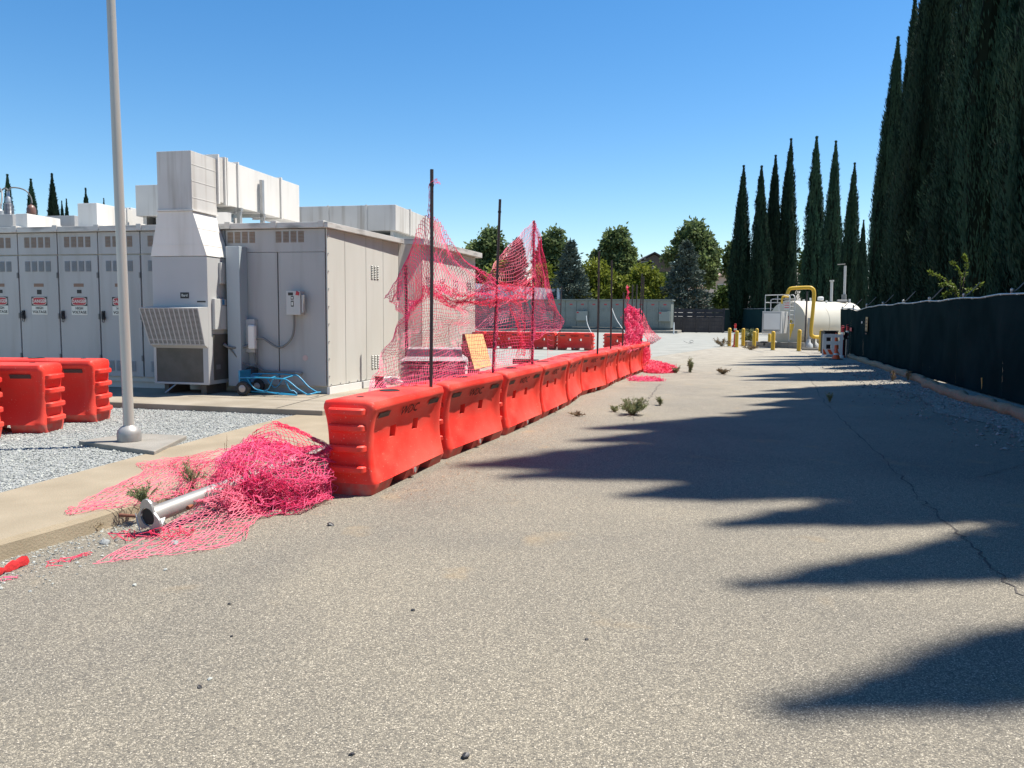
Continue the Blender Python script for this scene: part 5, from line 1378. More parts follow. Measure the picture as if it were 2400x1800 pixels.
# yellow bollards
g = 'yellow steel bollards round the fuel tank'
bl = thing('bollard', 'x', 'bollard', (0, 0, 0), 0, g)
MB().lathe([(.10, 0), (.10, .98), (.085, 1.03), (.045, 1.06)], n=16).build('pipe', M_['yellow'], bl, smooth=50)
MB().lathe([(.13, -.01), (.13, .015)], n=16).build('collar', M_['footing'], bl)
for k, (u, v, hgt, lab) in enumerate((
    (1709, 811.5, 1.0, 'leftmost yellow bollard, standing alone left of the red delineator'),
    (1726, 814, .88, 'yellow bollard directly in front of the red delineator'),
    (1741, 811, .98, 'yellow bollard between the red delineator and the grey green weed'),
    (1767, 817.5, .88, 'yellow bollard in front of the left end of the tank kerb'),
    (1773, 808, .95, 'yellow bollard behind the left end of the tank kerb, beside a nearer one'),
    (1803, 805.5, .62, 'yellow bollard partly hidden under the pump cabinet'),
    (1811, 821, .92, 'yellow bollard in front of the kerb below the pump cabinet'),
    (1872, 823, 1.02, 'yellow bollard in front of the tank end below the hazard diamond'),
    (1923, 824, 1.0, 'yellow bollard at the right, just left of the white plastic barricade'))):
    t = bl if k == 0 else copy_tree(bl)
    p = gnd(u, v); t.location = p; t.scale = (1, 1, hgt); t.rotation_euler = (0, 0, k); tag(t, lab, 'bollard', g)

# traffic delineators, cones, barricade
def cone_geo(nm, label, p, h, r, m1, cat, group=None, base=.3):
    t = thing(nm, label, cat, tuple(p), random.uniform(0, 1), group)
    MB().lathe([(r, .03), (r * .62, h * .45), (r * .5, h * .6), (.045, h), (.03, h + .02)], n=18).build('cone', m1, t, smooth=50)
    MB().lathe([(r * .645, h * .43), (r * .53, h * .57)], n=18).build('white_collar', M_['signwhite'], t, smooth=50)
    MB().box(-base/2, base/2, -base/2, base/2, 0, .035).build('base', M_['black'], t, bevel=.01)
    return t
def delineator(label, p, h, col_):
    t = thing('delineator', label, 'delineator', tuple(p), 0, 'red traffic delineators by the tank')
    MB().lathe([(.16, 0), (.16, .06), (.09, .10), (.075, .5), (.06, h), (.07, h + .01), (.075, h + .05), (.03, h + .06)], n=16).build('tube', col_, t, smooth=50)
    MB().tube([(-.05, 0, h + .05), (-.05, 0, h + .12), (.05, 0, h + .12), (.05, 0, h + .05)], .015, 6).build('grip', col_, t)
    for z in (.62, .8): MB().lathe([(.0775, z * h), (.0745, z * h + .1)], n=16).build('white_band', M_['signwhite'], t)
    return t
delineator('tall red stacked traffic delineator among the yellow bollards left of the tank', gnd(1722, 813), 1.18, M_['redrag'])
delineator('left red delineator in the shade between the barricade and the fence', gnd(1972, 838), 1.20, M_['signred'])
delineator('right red delineator in the shade against the fence screen', gnd(1984, 834), 1.25, M_['signred'])
cone_geo('traffic_cone', 'orange traffic cone standing against the white plastic barricade', gnd(1959, 843), .45, .16, M_['orange'], 'cone', base=.38)
cone_geo('traffic_cone', 'tall thin orange cone tip showing above the white plastic barricade', gnd(1958, 829), .95, .18, M_['orange'], 'cone', base=.42)
bk = thing('plastic_barricade', 'white plastic barricade with four square windows and orange stripes beside the fence', 'barricade', tuple(gnd(1950, 838)), R(-8))
w_, h_ = .40, .98; xs = [-w_, -w_ + .13, -.13 + .02, .07, .31 - .04, w_]; xs = [-.40, -.26, -.07, .07, .26, .40]; zs = [.10, .36, .54, .68, .84, .98]
mb = MB()
for i in range(5):
    for j in range(5):
        if i in (1, 3) and j in (1, 3): continue
        mb.box(xs[i], xs[i+1], -.03, .03, zs[j], zs[j+1])
mb.build('panel', M_['white'], bk)
for k, x in enumerate((-.36, -.1, .16)):
    MB().hexa([(x, -.034, .13), (x + .14, -.034, .13), (x + .02, -.034, .34), (x - .12 if k else x - .03, -.034, .34)], [(x, -.031, .13), (x + .14, -.031, .13), (x + .02, -.031, .34), (x - .12 if k else x - .03, -.031, .34)]).build('orange_stripe', M_['orange'], bk)
for x in (-.36, .36): MB().box(x - .05, x + .05, -.2, .2, 0, .10).build('foot', M_['white'], bk, bevel=.01)
db = thing('dark_bin', 'dark box standing behind the white plastic barricade under the tank', 'bin', tuple(gnd(1942, 828)), R(5))
MB().box(-.32, .32, -.2, .2, 0, 1.02).build('body', M_['signblack'], db, bevel=.02); MB().box(-.34, .34, -.22, .22, 1.025, 1.07).build('lid', M_['black'], db, bevel=.01)
bgp = thing('propped_board', 'black upright board between the two red delineators', 'board', tuple(gnd(1978, 836)), R(10))
MB().box(-.12, .12, -.02, .02, 0, 1.05).build('board', M_['signblack'], bgp); MB().box(-.05, .06, -.2, -.17, 0, .75).build('leg', M_['galv'], bgp)

# ------------------------------------------------------------------ far switchgear and fences
swA, swB = gnd(1000, 772.5), gnd(1563, 781)
sB = Vector((17.2, 84.0, 0)); kx = (1000 - 1200) / F
sA = Vector((kx * 92.5, 92.5, 0))
swd = (sB - sA); SL = swd.length; sw_rz = math.atan2(swd.y, swd.x)
sg = thing('switchgear_lineup', 'long grey green outdoor switchgear line-up across the far side of the yard', 'switchgear', tuple(sA), sw_rz)
zt = at(1565, 702, 84.0).z; zp = .30
MB().box(0, SL, .06, 3.0, zp + .25, zt - .12).build('housing', M_['swgreen'], sg)
MB().box(-.05, SL + .15, -.22, 3.2, zt - .115, zt + .02).build('roof', M_['swgreen'], sg)
MB().box(-.3, SL + .9, -1.6, 3.4, -.02, zp).build('plinth', M_['footing'], sg, bevel=.03)
MB().box(0, SL, -.01, .05, zp + .01, zp + .24).build('base_frame', M_['swdark'], sg)
nd = int(round(SL / 1.29)); dw = SL / nd
pd = None
Hd = zt - .12 - (zp + .27)
vent_p = None; lab_p = None; pnl = None
for k in range(nd):
    x = k * dw
    def cp(proto, build):
        if proto is None: return build(), None
        o = proto.copy(); col.objects.link(o); return proto, o
    if pnl is None:
        pnl = MB().box(.03, dw - .03, 0, .055, 0, Hd).build('cabinet_door', M_['swgreen'], sg, bevel=.01); d = pnl
        mb = MB()
        for z0 in (.12, .30, .66):
            for j in range(9):
                if j == 4: continue
                mb.box(dw * (.08 + .1 * j), dw * (.08 + .1 * j) + .045, -.03, -.001, Hd * z0 - Hd * .055, Hd * z0 + Hd * .075)
        vent_p = mb.build('vent_ribs', M_['swlight'], d)
        lab_p = MB().box(dw * .38, dw * .62, -.012, -.001, Hd * .83, Hd * .875).build('red_label', M_['signred'], d)
    else:
        d = pnl.copy(); col.objects.link(d); d.parent = sg
        for q in (vent_p, lab_p): o = q.copy(); col.objects.link(o); o.parent = d
    d.location = (x, 0, zp + .27)
    if k in (nd - 1, nd - 8, nd - 11, nd - 15, nd - 19):
        b = MB().box(x + .06, x + dw + .02 if k < nd - 1 else x + dw - .05, -.42, -.035, zp + .27 + Hd * .24, zp + .27 + Hd * .60).build('relay_box', M_['swlight'], sg, bevel=.02)
        MB().box(x + .1, x + .32, -.43, -.421, zp + .27 + Hd * .52, zp + .27 + Hd * .57).build('red_label', M_['signred'], b)
for (u0, v0, u1, v1) in ((1374, 740, 1387, 782), (1434, 722, 1466, 780), (1108, 762, 1121, 774)):
    a, b = at(u0, v0, 82.8 if u0 > 1300 else 88), at(u1, v1, 82.0 if u0 > 1300 else 87.0)
    tag(MB().tube(catmull([a, a.lerp(b, .4) + Vector((-.1, 0, -.15)), b], 6), .04, 6).build('hanging_rope', M_['white']),
        {1374: 'slack white rope hanging down the switchgear doors, left one right of the net', 1434: 'taut white rope slanting down from the switchgear toward the bundled net', 1108: 'short white rope slanting at the end of the lit wall'}[u0], 'rope', 'white ropes by the switchgear')
wc = thing('shipping_container', 'white ribbed container roof showing above the switchgear behind the net', 'container', (0, 0, 0))
a, b = at(1060, 660, 104.0), at(1306, 676, 98.0); lo = 0
cd = (b - a); cd.z = 0; cl = cd.length; wc.location = (a.x, a.y, 0); wc.rotation_euler = (0, 0, math.atan2(cd.y, cd.x))
MB().hexa([(0, 0, 0), (cl, 0, 0), (cl, 6, 0), (0, 6, 0)], [(0, 2.6, a.z), (cl, 2.6, b.z), (cl, 6, b.z), (0, 6, a.z)]).build('shell', M_['white'], wc)
for k in range(26):
    t = (k + .5) / 26; zz = a.z + (b.z - a.z) * t; x = cl * t; y0, y1 = 2.6 * .45, 2.6 * .97
    MB().hexa([(x - .1, y0 - .1, zz * .45), (x + .1, y0 - .1, zz * .45), (x + .1, y0 + .05, zz * .45), (x - .1, y0 + .05, zz * .45)], [(x - .1, y1 - .1, zz * .97), (x + .1, y1 - .1, zz * .97), (x + .1, y1 + .05, zz * .97), (x - .1, y1 + .05, zz * .97)]).build('rib', M_['white'], wc)
for xx, nm in ((cl + .0, 'end_flap'),): MB().hexa([(xx, -.1, 3.2), (xx + .5, .2, 3.0), (xx + .5, .6, 3.0), (xx, .5, 3.2)], [(xx, -.1, b.z + .05), (xx + .1, .2, b.z), (xx + .1, .6, b.z), (xx, .5, b.z + .05)]).build(nm, M_['white'], wc)

def board_fence(name, label, u0, u1, vt, vb, Y0, Y1, nb, m, rails=4):
    a0, a1 = at(u0, vb, Y0), at(u1, vb, Y1); z0 = 0; z1 = at((u0 + u1) / 2, vt, (Y0 + Y1) / 2).z
    t = thing(name, label, 'fence', (a0.x, Y0, 0), math.atan2(Y1 - Y0, a1.x - a0.x)); Lg = math.hypot(a1.x - a0.x, Y1 - Y0); bw = Lg / nb
    pk = None
    for k in range(nb):
        for j in range(rails):
            zb_ = z1 * j / rails; ze = z1 * (j + 1) / rails
            if k == 0:
                o = MB().box(.06, bw - .06, 0, .05, zb_ + .03, ze - .02).build('plank', m, t)
                board_fence.pr = getattr(board_fence, 'pr', {}); board_fence.pr[(name, label, j)] = o
            else:
                o = board_fence.pr[(name, label, j)].copy(); col.objects.link(o); o.parent = t; o.location.x = k * bw
    ps_ = None
    for k in range(nb + 1):
        if ps_ is None: ps_ = MB().box(-.09, .09, -.08, .1, 0, z1 + .08).build('post', m, t); o = ps_
        else: o = ps_.copy(); col.objects.link(o); o.parent = t
        o.location.x = k * bw
    return t
board_fence('board_fence', 'lower near fence of dark horizontal boards right of the switchgear', 1540, 1694, 744, 777, 89.0, 88.0, 5, M_['wood'], 4)
board_fence('board_fence', 'taller dark board fence rising behind the lower board fence', 1500, 1696, 723.5, 773, 94.5, 93.5, 9, M_['wood'], 6)
ff = thing('screened_fence', 'distant fence with dark green screen left of the fuel tank', 'fence', tuple(gnd(1693, 777)))
a, b = gnd(1693, 777), gnd(1860, 783); zt2 = at(1750, 722.5, 87.0).z; ff.rotation_euler = (0, 0, math.atan2((b - a).y, (b - a).x)); Lg = (b - a).length + 12
for k in range(6):
    MB().box(Lg / 6 * k + .01, Lg / 6 * (k + 1) - .01, -.02, .02, .05, zt2).build('screen_panel', M_['farscreen'], ff)
for k in range(7): MB().lathe([(.05, 0), (.05, zt2 + .1)], c=(Lg / 6 * k, .06, 0), n=8).build('post', M_['galv'], ff)
MB().tube([(0, -.03, zt2 + .03), (Lg, -.03, zt2 + .03)], .04, 6).build('top_rail', M_['galv'], ff)
for u, v0, v1, Y, r_, lab in ((1579, 783, 757, 78, .07, 'short white marker post standing in the yard right of the switchgear'),):
    b = gnd(u, v0); t = thing('marker_post', lab, 'post', tuple(b)); MB().lathe([(r_, 0), (r_, .9), (r_ * .6, 1.15), (.02, 1.2)], n=10).build('shaft', M_['white'], t)
dbr = thing('wire_debris', 'small tangle of wire lying on the pale yard beyond the row', 'debris', tuple(gnd(1618, 805)))
MB().tube(catmull([(-.45, 0, .16), (-.2, 0, .05), (.05, 0, .03), (.2, .1, .14), (.1, .1, .2), (-.05, 0, .1), (.2, 0, .03)], 5), .014, 5).build('wire', M_['conduit'], dbr)

# ------------------------------------------------------------------ houses beyond
def house(label, u0, u1, ua, v_eave, v_apex, Y, wall_m, roof_m, z_extra=0, windows=()):
    a, b = at(u0, v_eave, Y), at(u1, v_eave, Y); c = at(ua, v_apex, Y)
    t = thing('house', label, 'house', (a.x, Y, 0), 0); w = b.x - a.x; ze = a.z; xa = c.x - a.x
    MB().prism([(0, 0), (w, 0), (w, 9), (0, 9)], 0, ze).build('wall', wall_m, t)
    MB().add([(0, -.01, ze), (w, -.01, ze), (xa, -.01, c.z - .15), (0, 9, ze), (w, 9, ze), (xa, 9, c.z - .15)], [(0, 1, 2), (5, 4, 3), (0, 3, 4, 1)]).build('gable', wall_m, t)
    for (p, q) in (((-.7, ze - .35), (xa, c.z)), ((xa, c.z), (w + .7, ze - .35))):
        MB().hexa([(p[0], -.6, p[1]), (q[0], -.6, q[1]), (q[0], 9.6, q[1]), (p[0], 9.6, p[1])], [(p[0], -.6, p[1] + .22), (q[0], -.6, q[1] + .22), (q[0], 9.6, q[1] + .22), (p[0], 9.6, p[1] + .22)]).build('roof', roof_m, t)
    for (wu, wv, ww, wh) in windows:
        pw = at(wu, wv, Y); x = pw.x - a.x
        f = MB().box(x - ww/2, x + ww/2, -.08, -.012, pw.z - wh/2, pw.z + wh/2).build('window', M_['white'], t)
        MB().box(x - ww/2 + .1, x + ww/2 - .1, -.1, -.081, pw.z - wh/2 + .1, pw.z + wh/2 - .1).build('pane', M_['glass'], f)
    return t
house('brown gabled house with a bay window between the far trees', 1484, 1584, 1533, 622, 594, 122, M_['siding'], M_['roofdark'], windows=((1513, 629, 1.6, 2.2), (1524, 629, .9, 2.2)))
h2 = house('tan house with clay tile roof showing between cedar and cypress', 1655, 1735, 1700, 668, 640, 135, M_['sidelight'], M_['rooftile'], windows=((1690, 676, 1.2, 1.5),))
p = at(1690, 702, 120)
h3 = thing('porch', 'pale porch with white railing below the tile roofed house', 'porch', (p.x - 2.4, 120, 0))
MB().box(0, 5, 0, 3, 0, p.z - .8).build('base', M_['sidelight'], h3); MB().hexa([(-.3, -.5, p.z + 1.0), (5.3, -.5, p.z + 1.0), (5.3, 3, p.z + 1.0), (-.3, 3, p.z + 1.0)], [(.6, .5, p.z + 1.7), (4.4, .5, p.z + 1.7), (4.4, 2, p.z + 1.7), (.6, 2, p.z + 1.7)]).build('roof', M_['roofdark'], h3)
for k in range(12): MB().box(.2 + .4 * k, .3 + .4 * k, -.06, .04, p.z - .8, p.z + .1).build('baluster', M_['white'], h3)
MB().box(0, 5, -.1, .08, p.z + .105, p.z + .25).build('handrail', M_['white'], h3)

# ------------------------------------------------------------------ transformer bushings over the roof at the far left
def bushing(label, u, vt, vb, Y, r, rust=False):
    a = at(u, vb, Y); b = at(u, vt, Y); hgt = b.z - a.z
    t = thing('insulator_bushing', label, 'insulator', (a.x, Y, a.z - 1.5), 0, 'insulators above the roof at the left')
    prof = [(r * .7, 0), (r * .7, 1.2)]; nd_ = 14
    if not rust:
        for k in range(nd_):
            z = 1.2 + (hgt + .3 - .45) * k / nd_; q = (hgt + .3 - .45) / nd_; rr_ = r * (1 - .25 * k / nd_)
            prof += [(rr_ * .72, z), (rr_, z + q * .15), (rr_ * .95, z + q * .45), (rr_ * .72, z + q * .6)]
        MB().lathe(prof, n=20).build('sheds', M_['porcelain'], t, smooth=30)
        MB().lathe([(r * .5, hgt + 1.05), (r * .5, hgt + 1.25), (r * .3, hgt + 1.3), (r * .3, hgt + 1.5)], n=16).build('terminal_cap', M_['galv'], t, smooth=40)
    else:
        MB().lathe([(r * .8, 0), (r * .8, 1.5), (r, 1.52), (r * 1.02, 1.5 + hgt * .45), (r * .7, 1.5 + hgt * .7), (r * .2, 1.5 + hgt * .8), (r * .12, 1.5 + hgt)], n=20).build('body', M_['rustball'], t, smooth=40)
    return t
bushing('ribbed grey insulator standing tallest over the roof at the far left', 21, 448, 500, 30.0, .20)
bushing('ribbed grey insulator cut by the left edge of the picture', 0, 478, 512, 29.0, .26)
bushing('brown bulb shaped insulator at the end of the curved conductor', 74, 474, 502, 30.2, .16, True)
tf = thing('transformer', 'grey substation transformer mostly hidden behind the enclosure at the far left', 'transformer', tuple(at(10, 745, 30.0)))
tf.location.z = 0
zz = at(20, 500, 30).z - 1.5
MB().box(-3, 3, -1.2, 1.2, .1, zz).build('tank', M_['boxgrey'], tf, bevel=.05)
for k in range(6): MB().box(-2.6 + k, -2.4 + k, -1.6, -1.205, .6, zz - .6).build('radiator', M_['boxgrey'], tf)
def wire(label, P, r=.028): tag(MB().tube(catmull([at(*p) for p in P], 8), r, 6).build('conductor', M_['conduit']), label, 'conductor', 'curved conductors at the left')
wire('long curved conductor arching from the tall insulator down to the brown bulb', [(20, 448, 30), (26, 440, 30), (45, 441, 30.1), (62, 448, 30.1), (72, 462, 30.2), (75, 476, 30.2)])
wire('short conductor bending down at the left edge onto the cut insulator', [(-20, 436, 30), (-8, 437, 29.7), (2, 444, 29.4), (5, 458, 29.2), (3, 480, 29.0)])
wire('conductor running from the tall insulator out past the left edge', [(20, 448, 30), (12, 441, 30), (0, 449, 30), (-15, 455, 30)])

# ------------------------------------------------------------------ vegetation
def quads(P, D, Nn, Ln, Wd, taper=.15):
    """leaf blades: base centres P, unit direction D, side vector Nn, length, width -> (V, F)"""
    n = len(P); a = P - Nn * Wd[:, None] * .5; b = P + Nn * Wd[:, None] * .5
    m_ = P + D * (Ln * .5)[:, None]; c = m_ + Nn * (Wd * .5)[:, None]; d = m_ - Nn * (Wd * .5)[:, None]; t = P + D * Ln[:, None]
    V = np.stack([P, c, t, d], 1).reshape(-1, 3)
    i = np.arange(n)[:, None] * 4
    return V, np.concatenate([i, i + 1, i + 2, i + 3], 1)
def unit(v): return v / (np.linalg.norm(v, axis=1, keepdims=True) + 1e-9)

def cypress_mesh(seed, Ht, Rb, n_plume, per, Ll, Lw, pointy=1.0, fork=0):
    rg = np.random.default_rng(seed)
    def prof(t):   # radius along height 0..1
        return Rb * np.minimum(1, .62 + 1.3 * t) * np.where(t < .38, 1, np.maximum(.012, 1 - (np.maximum(t - .38, 0) / .62) ** (1.12 * pointy)))
    lob = [(rg.uniform(0, 6.28), rg.integers(2, 6), rg.uniform(.05, .13), rg.uniform(1, 4)) for _ in range(4)]
    flut = [(rg.uniform(0, 6.28), 2.5, .26), (rg.uniform(0, 6.28), 4.0, .16)]
    def rad(t, a):
        s = np.ones_like(t)
        for ph, k, am, f in lob: s += am * np.sin(k * a + ph + f * t * 3) * np.sin(f * t * 6.3 + ph * 2)
        for ph, k2, am in flut: s += am * (np.abs(np.sin(k2 * a + ph + 1.4 * np.sin(t * 3 + ph))) - .6)
        return prof(t) * s
    lean = rg.normal(0, .002, 2) * Ht
    sway = rg.normal(0, .004, 2) * Ht
    def axis(t): return np.stack([lean[0] * t**2 + sway[0] * np.sin(t * 5), lean[1] * t**2 + sway[1] * np.sin(t * 4 + 1)], 1)
    # plumes: upright tufts seated on the surface
    t0 = rg.beta(1.0, 1.15, n_plume) * .985; a0 = rg.uniform(0, 2*np.pi, n_plume); pl = rg.uniform(.08, .20, n_plume) * (1 - .55 * t0)
    k = np.repeat(np.arange(n_plume), per); q = rg.random(len(k)) ** .8
    t = np.clip(t0[k] + pl[k] * q, 0, .998); sp = (1 - q) * .13 + .015
    a = a0[k] + rg.normal(0, 1, len(k)) * sp * .9
    bulge = rg.uniform(-.10, .20, n_plume)[k] * np.sin(np.clip(q, 0, 1) * np.pi)
    r = rad(t, a) * (.86 + bulge + rg.normal(0, .06, len(k))) 
    A = axis(t); P = np.stack([A[:, 0] + r * np.cos(a), A[:, 1] + r * np.sin(a), t * Ht], 1)
    out = np.stack([np.cos(a), np.sin(a), np.zeros_like(a)], 1)
    D = unit(out * rg.uniform(.05, .5, len(k))[:, None] + np.array([0, 0, 1.]) + rg.normal(0, .17, (len(k), 3)))
    Nn = unit(np.cross(D, out + rg.normal(0, .5, (len(k), 3))))
    Ln = Ll * rg.uniform(.6, 1.5, len(k)) * np.where(t > .93, .7, 1); Wd = Lw * rg.uniform(.7, 1.4, len(k))
    V, Fc = quads(P, D, Nn, Ln, Wd)
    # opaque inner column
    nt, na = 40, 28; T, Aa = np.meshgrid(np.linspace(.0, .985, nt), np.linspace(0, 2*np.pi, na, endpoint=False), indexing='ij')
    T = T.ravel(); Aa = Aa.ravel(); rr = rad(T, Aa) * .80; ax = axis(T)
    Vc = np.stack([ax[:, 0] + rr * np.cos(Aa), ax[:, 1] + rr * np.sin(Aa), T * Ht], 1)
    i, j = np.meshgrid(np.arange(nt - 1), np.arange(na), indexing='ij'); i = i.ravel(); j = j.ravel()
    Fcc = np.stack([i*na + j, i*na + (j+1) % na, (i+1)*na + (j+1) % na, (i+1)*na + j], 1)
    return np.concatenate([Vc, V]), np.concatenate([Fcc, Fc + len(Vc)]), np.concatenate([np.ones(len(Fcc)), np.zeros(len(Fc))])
_trunk = {}
def cypress_proto(seed, Ht, Rb, n_plume, per, Ll, Lw, pointy=1.0):
    V, Fc, mi = cypress_mesh(seed, Ht, Rb, n_plume, per, Ll, Lw, pointy)
    t = thing('cypress_tree', 'x', 'tree')
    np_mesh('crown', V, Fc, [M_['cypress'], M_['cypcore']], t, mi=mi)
    MB().tube([(0, 0, -.05), (0, 0, Ht * .2), (0, 0, Ht * .55)], [Rb * .22, Rb * .16, .05], 10).build('trunk', M_['bark'], t)
    return t, Ht
used_tree = set()
def plant(proto, H0, p, hgt, wid, rz, label, cat, group):
    t = proto if proto.name not in used_tree else copy_tree(proto)
    used_tree.add(proto.name); used_tree.add(t.name)
    t.location = p; t.scale = (wid, wid, hgt / H0); t.rotation_euler = (0, 0, rz); return tag(t, label, cat, group)
# tall row behind the screened fence
big_c = [cypress_proto(100 + k, 18, 1.12, 620, 60, .21, .042, (1.45, 1.9, 1.35, 1.75)[k]) for k in range(4)]
slim_c = [cypress_proto(120 + k, 18, 1.08, 620, 60, .21, .042, (.85, 1.05)[k]) for k in range(2)]
gB = 'tall cypresses in a row behind the screened fence'
rowspec = [(.6, 17, 1.0), (2.2, 16.5, 1.0), (3.7, 15.5, .95), (5.25, 17.0, .9), (6.9, 17.3, .9), (8.2, 17.2, .95), (9.4, 19.4, 1.05), (10.35, 22.2, 1.2), (11.35, 24.0, 1.25), (12.5, 21.4, 1.2), (13.8, 21.6, 1.1), (15.0, 17.4, 1.0), (16.3, 16.3, .95),
           (17.6, 16.6, .9), (18.9, 15.6, .80), (21.95, 16.4, .82), (23.2, 15.8, .82), (25.9, 10.6, .95), (28.4, 16.6, .86), (30.1, 15.6, .84), (31.8, 14.4, .74), (33.8, 13.5, .66)]
ordin = ['first', 'second', 'third', 'fourth', 'fifth', 'sixth', 'seventh', 'eighth', 'ninth', 'tenth', 'eleventh', 'twelfth', 'thirteenth', 'fourteenth', 'fifteenth', 'sixteenth']
vis = [s for s in rowspec if s[0] > 17.5]
for k, (y, hh, w) in enumerate(rowspec):
    x = fence_x(y) + 1.85 + (0 if y < 17 else .25 * math.sin(k * 2.3) if y < 31 else -.45 if y > 33 else -.15)
    pr, H0 = slim_c[k % 2] if (4.5 < y < 8.5 or y > 29.5) else big_c[(k * 3 + 1) % 4]
    if y <= 17.5: lab = 'tall dark cypress of the near row behind the fence, just outside the right edge'
    else:
        j = len(rowspec) - 1 - k
        lab = ('farthest cypress of the tall row, its bent tip against the sky', 'second cypress from the far end of the tall row behind the fence')[j] if j < 2 else '%s cypress from the far end of the tall dark row behind the fence' % ordin[j]
    plant(pr, H0, (x, y, -.02), hh, w, k * 1.37, lab, 'tree', gB)
# seven spires behind the tank
mid_c = [cypress_proto(200 + k, 19, 1.25, 460, 30, .34, .085, 1.0) for k in range(3)]
gM = 'slender cypresses standing behind the fuel tank'
mids = [(1750, 392, 95, 1.04, 'leftmost slender cypress behind the tank, the shortest of the left four'),
        (1795, 392, 93, 1.0, 'second slender cypress from the left behind the tank'),
        (1826, 368, 96, .98, 'third slender cypress from the left behind the tank'),
        (1862, 330, 96, 1.06, 'fourth slender cypress from the left, tallest of the left four'),
        (1927, 324, 82, .98, 'tallest slender cypress, right of the gap above the yellow pipe'),
        (1969, 335, 76, .82, 'slender cypress above the right part of the tank, between two others'),
        (2011, 386, 68, .70, 'shorter slender cypress right of the vent pipes'),
        (2032, 518, 62, .42, 'small thin cypress tucked against the far end of the tall row')]
for k, (u, v, Y, w, lab) in enumerate(mids):
    p = at(u, v, Y); pr, H0 = mid_c[k % 3]
    xb = p.x - (u - 1200) / F * 0.0 - (.018 * p.z if k < 4 else .02 * p.z)
    plant(pr, H0, (xb, Y, -.02), p.z, w, k * 2.1, lab, 'tree', gM)
gL = 'small distant cypresses over the roof at the left'
for k, (u, v, Y, w, lab) in enumerate(((14, 412, 105, .95, 'distant cypress behind the tall ribbed insulator'), (72, 423, 105, 1.0, 'distant cypress behind the brown bulb insulator'), (121, 410, 105, 1.0, 'tallest distant cypress over the low grey roof box'),
        (145, 474, 120, .62, 'left of two tiny cypresses over the low grey roof box'), (156, 469, 120, .66, 'right of two tiny cypresses over the low grey roof box'), (200, 444, 112, .85, 'distant cypress tip over the white cube on the roof'), (245, 468, 122, .6, 'tiniest cypress tip just left of the light pole'), (288, 478, 118, .6, 'distant cypress tip just right of the light pole'))):
    p = at(u, v, Y); pr, H0 = mid_c[(k + 1) % 3]
    plant(pr, H0, (p.x, Y, -.02), p.z, w, k * 1.7, lab, 'tree', gL)

def broad_mesh(seed, lobes, n_clump, per, Ls, flat=.8, clump_r=.55):
    """lobes: (x, y, z, rx, rz) ellipsoids; clumps of leaves near their surfaces"""
    rg = np.random.default_rng(seed); Ps = []; Ds = []
    vol = np.array([l[3] ** 2 * l[4] for l in lobes]) ** .7; pick = rg.choice(len(lobes), n_clump, p=vol / vol.sum())
    lo = np.array(lobes)[pick]; d = unit(rg.normal(0, 1, (n_clump, 3))); r = rg.uniform(.45, 1.16, n_clump)
    C = lo[:, :3] + d * r[:, None] * np.stack([lo[:, 3], lo[:, 3], lo[:, 4]], 1)
    cr = clump_r * rg.uniform(.45, 1.35, n_clump)
    k = np.repeat(np.arange(n_clump), per); e = rg.normal(0, .5, (len(k), 3)); e[:, 2] *= flat
    P = C[k] + e * cr[k][:, None]
    D = unit(unit(e) * .6 + rg.normal(0, .7, (len(k), 3)) + np.array([0, 0, -.1])); Nn = unit(np.cross(D, rg.normal(0, 1, (len(k), 3))))
    return quads(P, D, Nn, Ls * rg.uniform(.6, 1.4, len(k)), Ls * .62 * rg.uniform(.7, 1.3, len(k)))
def trunk_limbs(mb, lobes, z0, r):
    zt_ = max(l[2] for l in lobes)
    mb.tube([(0, 0, -.1), (.1, 0, z0 * .5), (.05, .1, z0), (0, 0, zt_)], [r, r * .8, r * .65, r * .15], 8)
    for l in lobes: mb.tube([(0, 0, z0 * .8), ((l[0]) * .5, l[1] * .5, (z0 + l[2]) / 2), (l[0], l[1], l[2])], [r * .45, r * .3, .04], 6)
def tree(name, label, group, base, lobes, m, n_clump, per, Ls, seed, z0=None, r=.28, clump_r=.6):
    t = thing(name, label, 'tree', tuple(base), 0, group)
    V, Fc = broad_mesh(seed, lobes, n_clump, per, Ls, clump_r=clump_r)
    np_mesh('crown', V, Fc, m, t)
    mb = MB(); trunk_limbs(mb, lobes, z0 or max(1.5, min(l[2] for l in lobes) - 1.5), r); mb.build('trunk', M_['bark'], t)
    return t
gT = 'broad leaved trees beyond the yard'
def lobes_px(Y, xy0, L): # (u, v, ru, rv[, dy])
    out = []
    for l in L:
        p = at(l[0], l[1], Y); out.append((p.x - xy0, l[4] if len(l) > 4 else 0, p.z, l[2] / F * Y, l[3] / F * Y))
    return out
def btree(label, u0, Y, L, m, n, per, Ls, seed, name='broadleaf_tree', group=gT, clump_r=.62):
    x0 = at(u0, 745, Y).x; return tree(name, label, group, (x0, Y, -.03), lobes_px(Y, x0, L), m, n, per, Ls, seed, clump_r=clump_r)
btree('dark green tree just right of the lit wall, behind the second post', 1142, 112, [(1148, 580, 22, 38), (1115, 600, 22, 28), (1172, 605, 18, 30), (1140, 640, 34, 34), (1150, 556, 10, 16)], M_['leafdark'], 300, 34, .62, 1)
btree('dark green tree right of the third post, left of the blue cedar', 1295, 110, [(1296, 575, 18, 30), (1310, 590, 14, 28), (1278, 600, 18, 30), (1296, 630, 28, 34), (1303, 552, 8, 10)], M_['leafdark'], 280, 34, .6, 2)
btree('tall green tree above the yellow shrubs behind the switchgear', 1440, 116, [(1450, 570, 20, 32), (1428, 575, 15, 30), (1470, 605, 15, 26), (1408, 612, 16, 22), (1445, 625, 34, 30), (1480, 590, 8, 12)], M_['leafdark'], 320, 34, .62, 3)
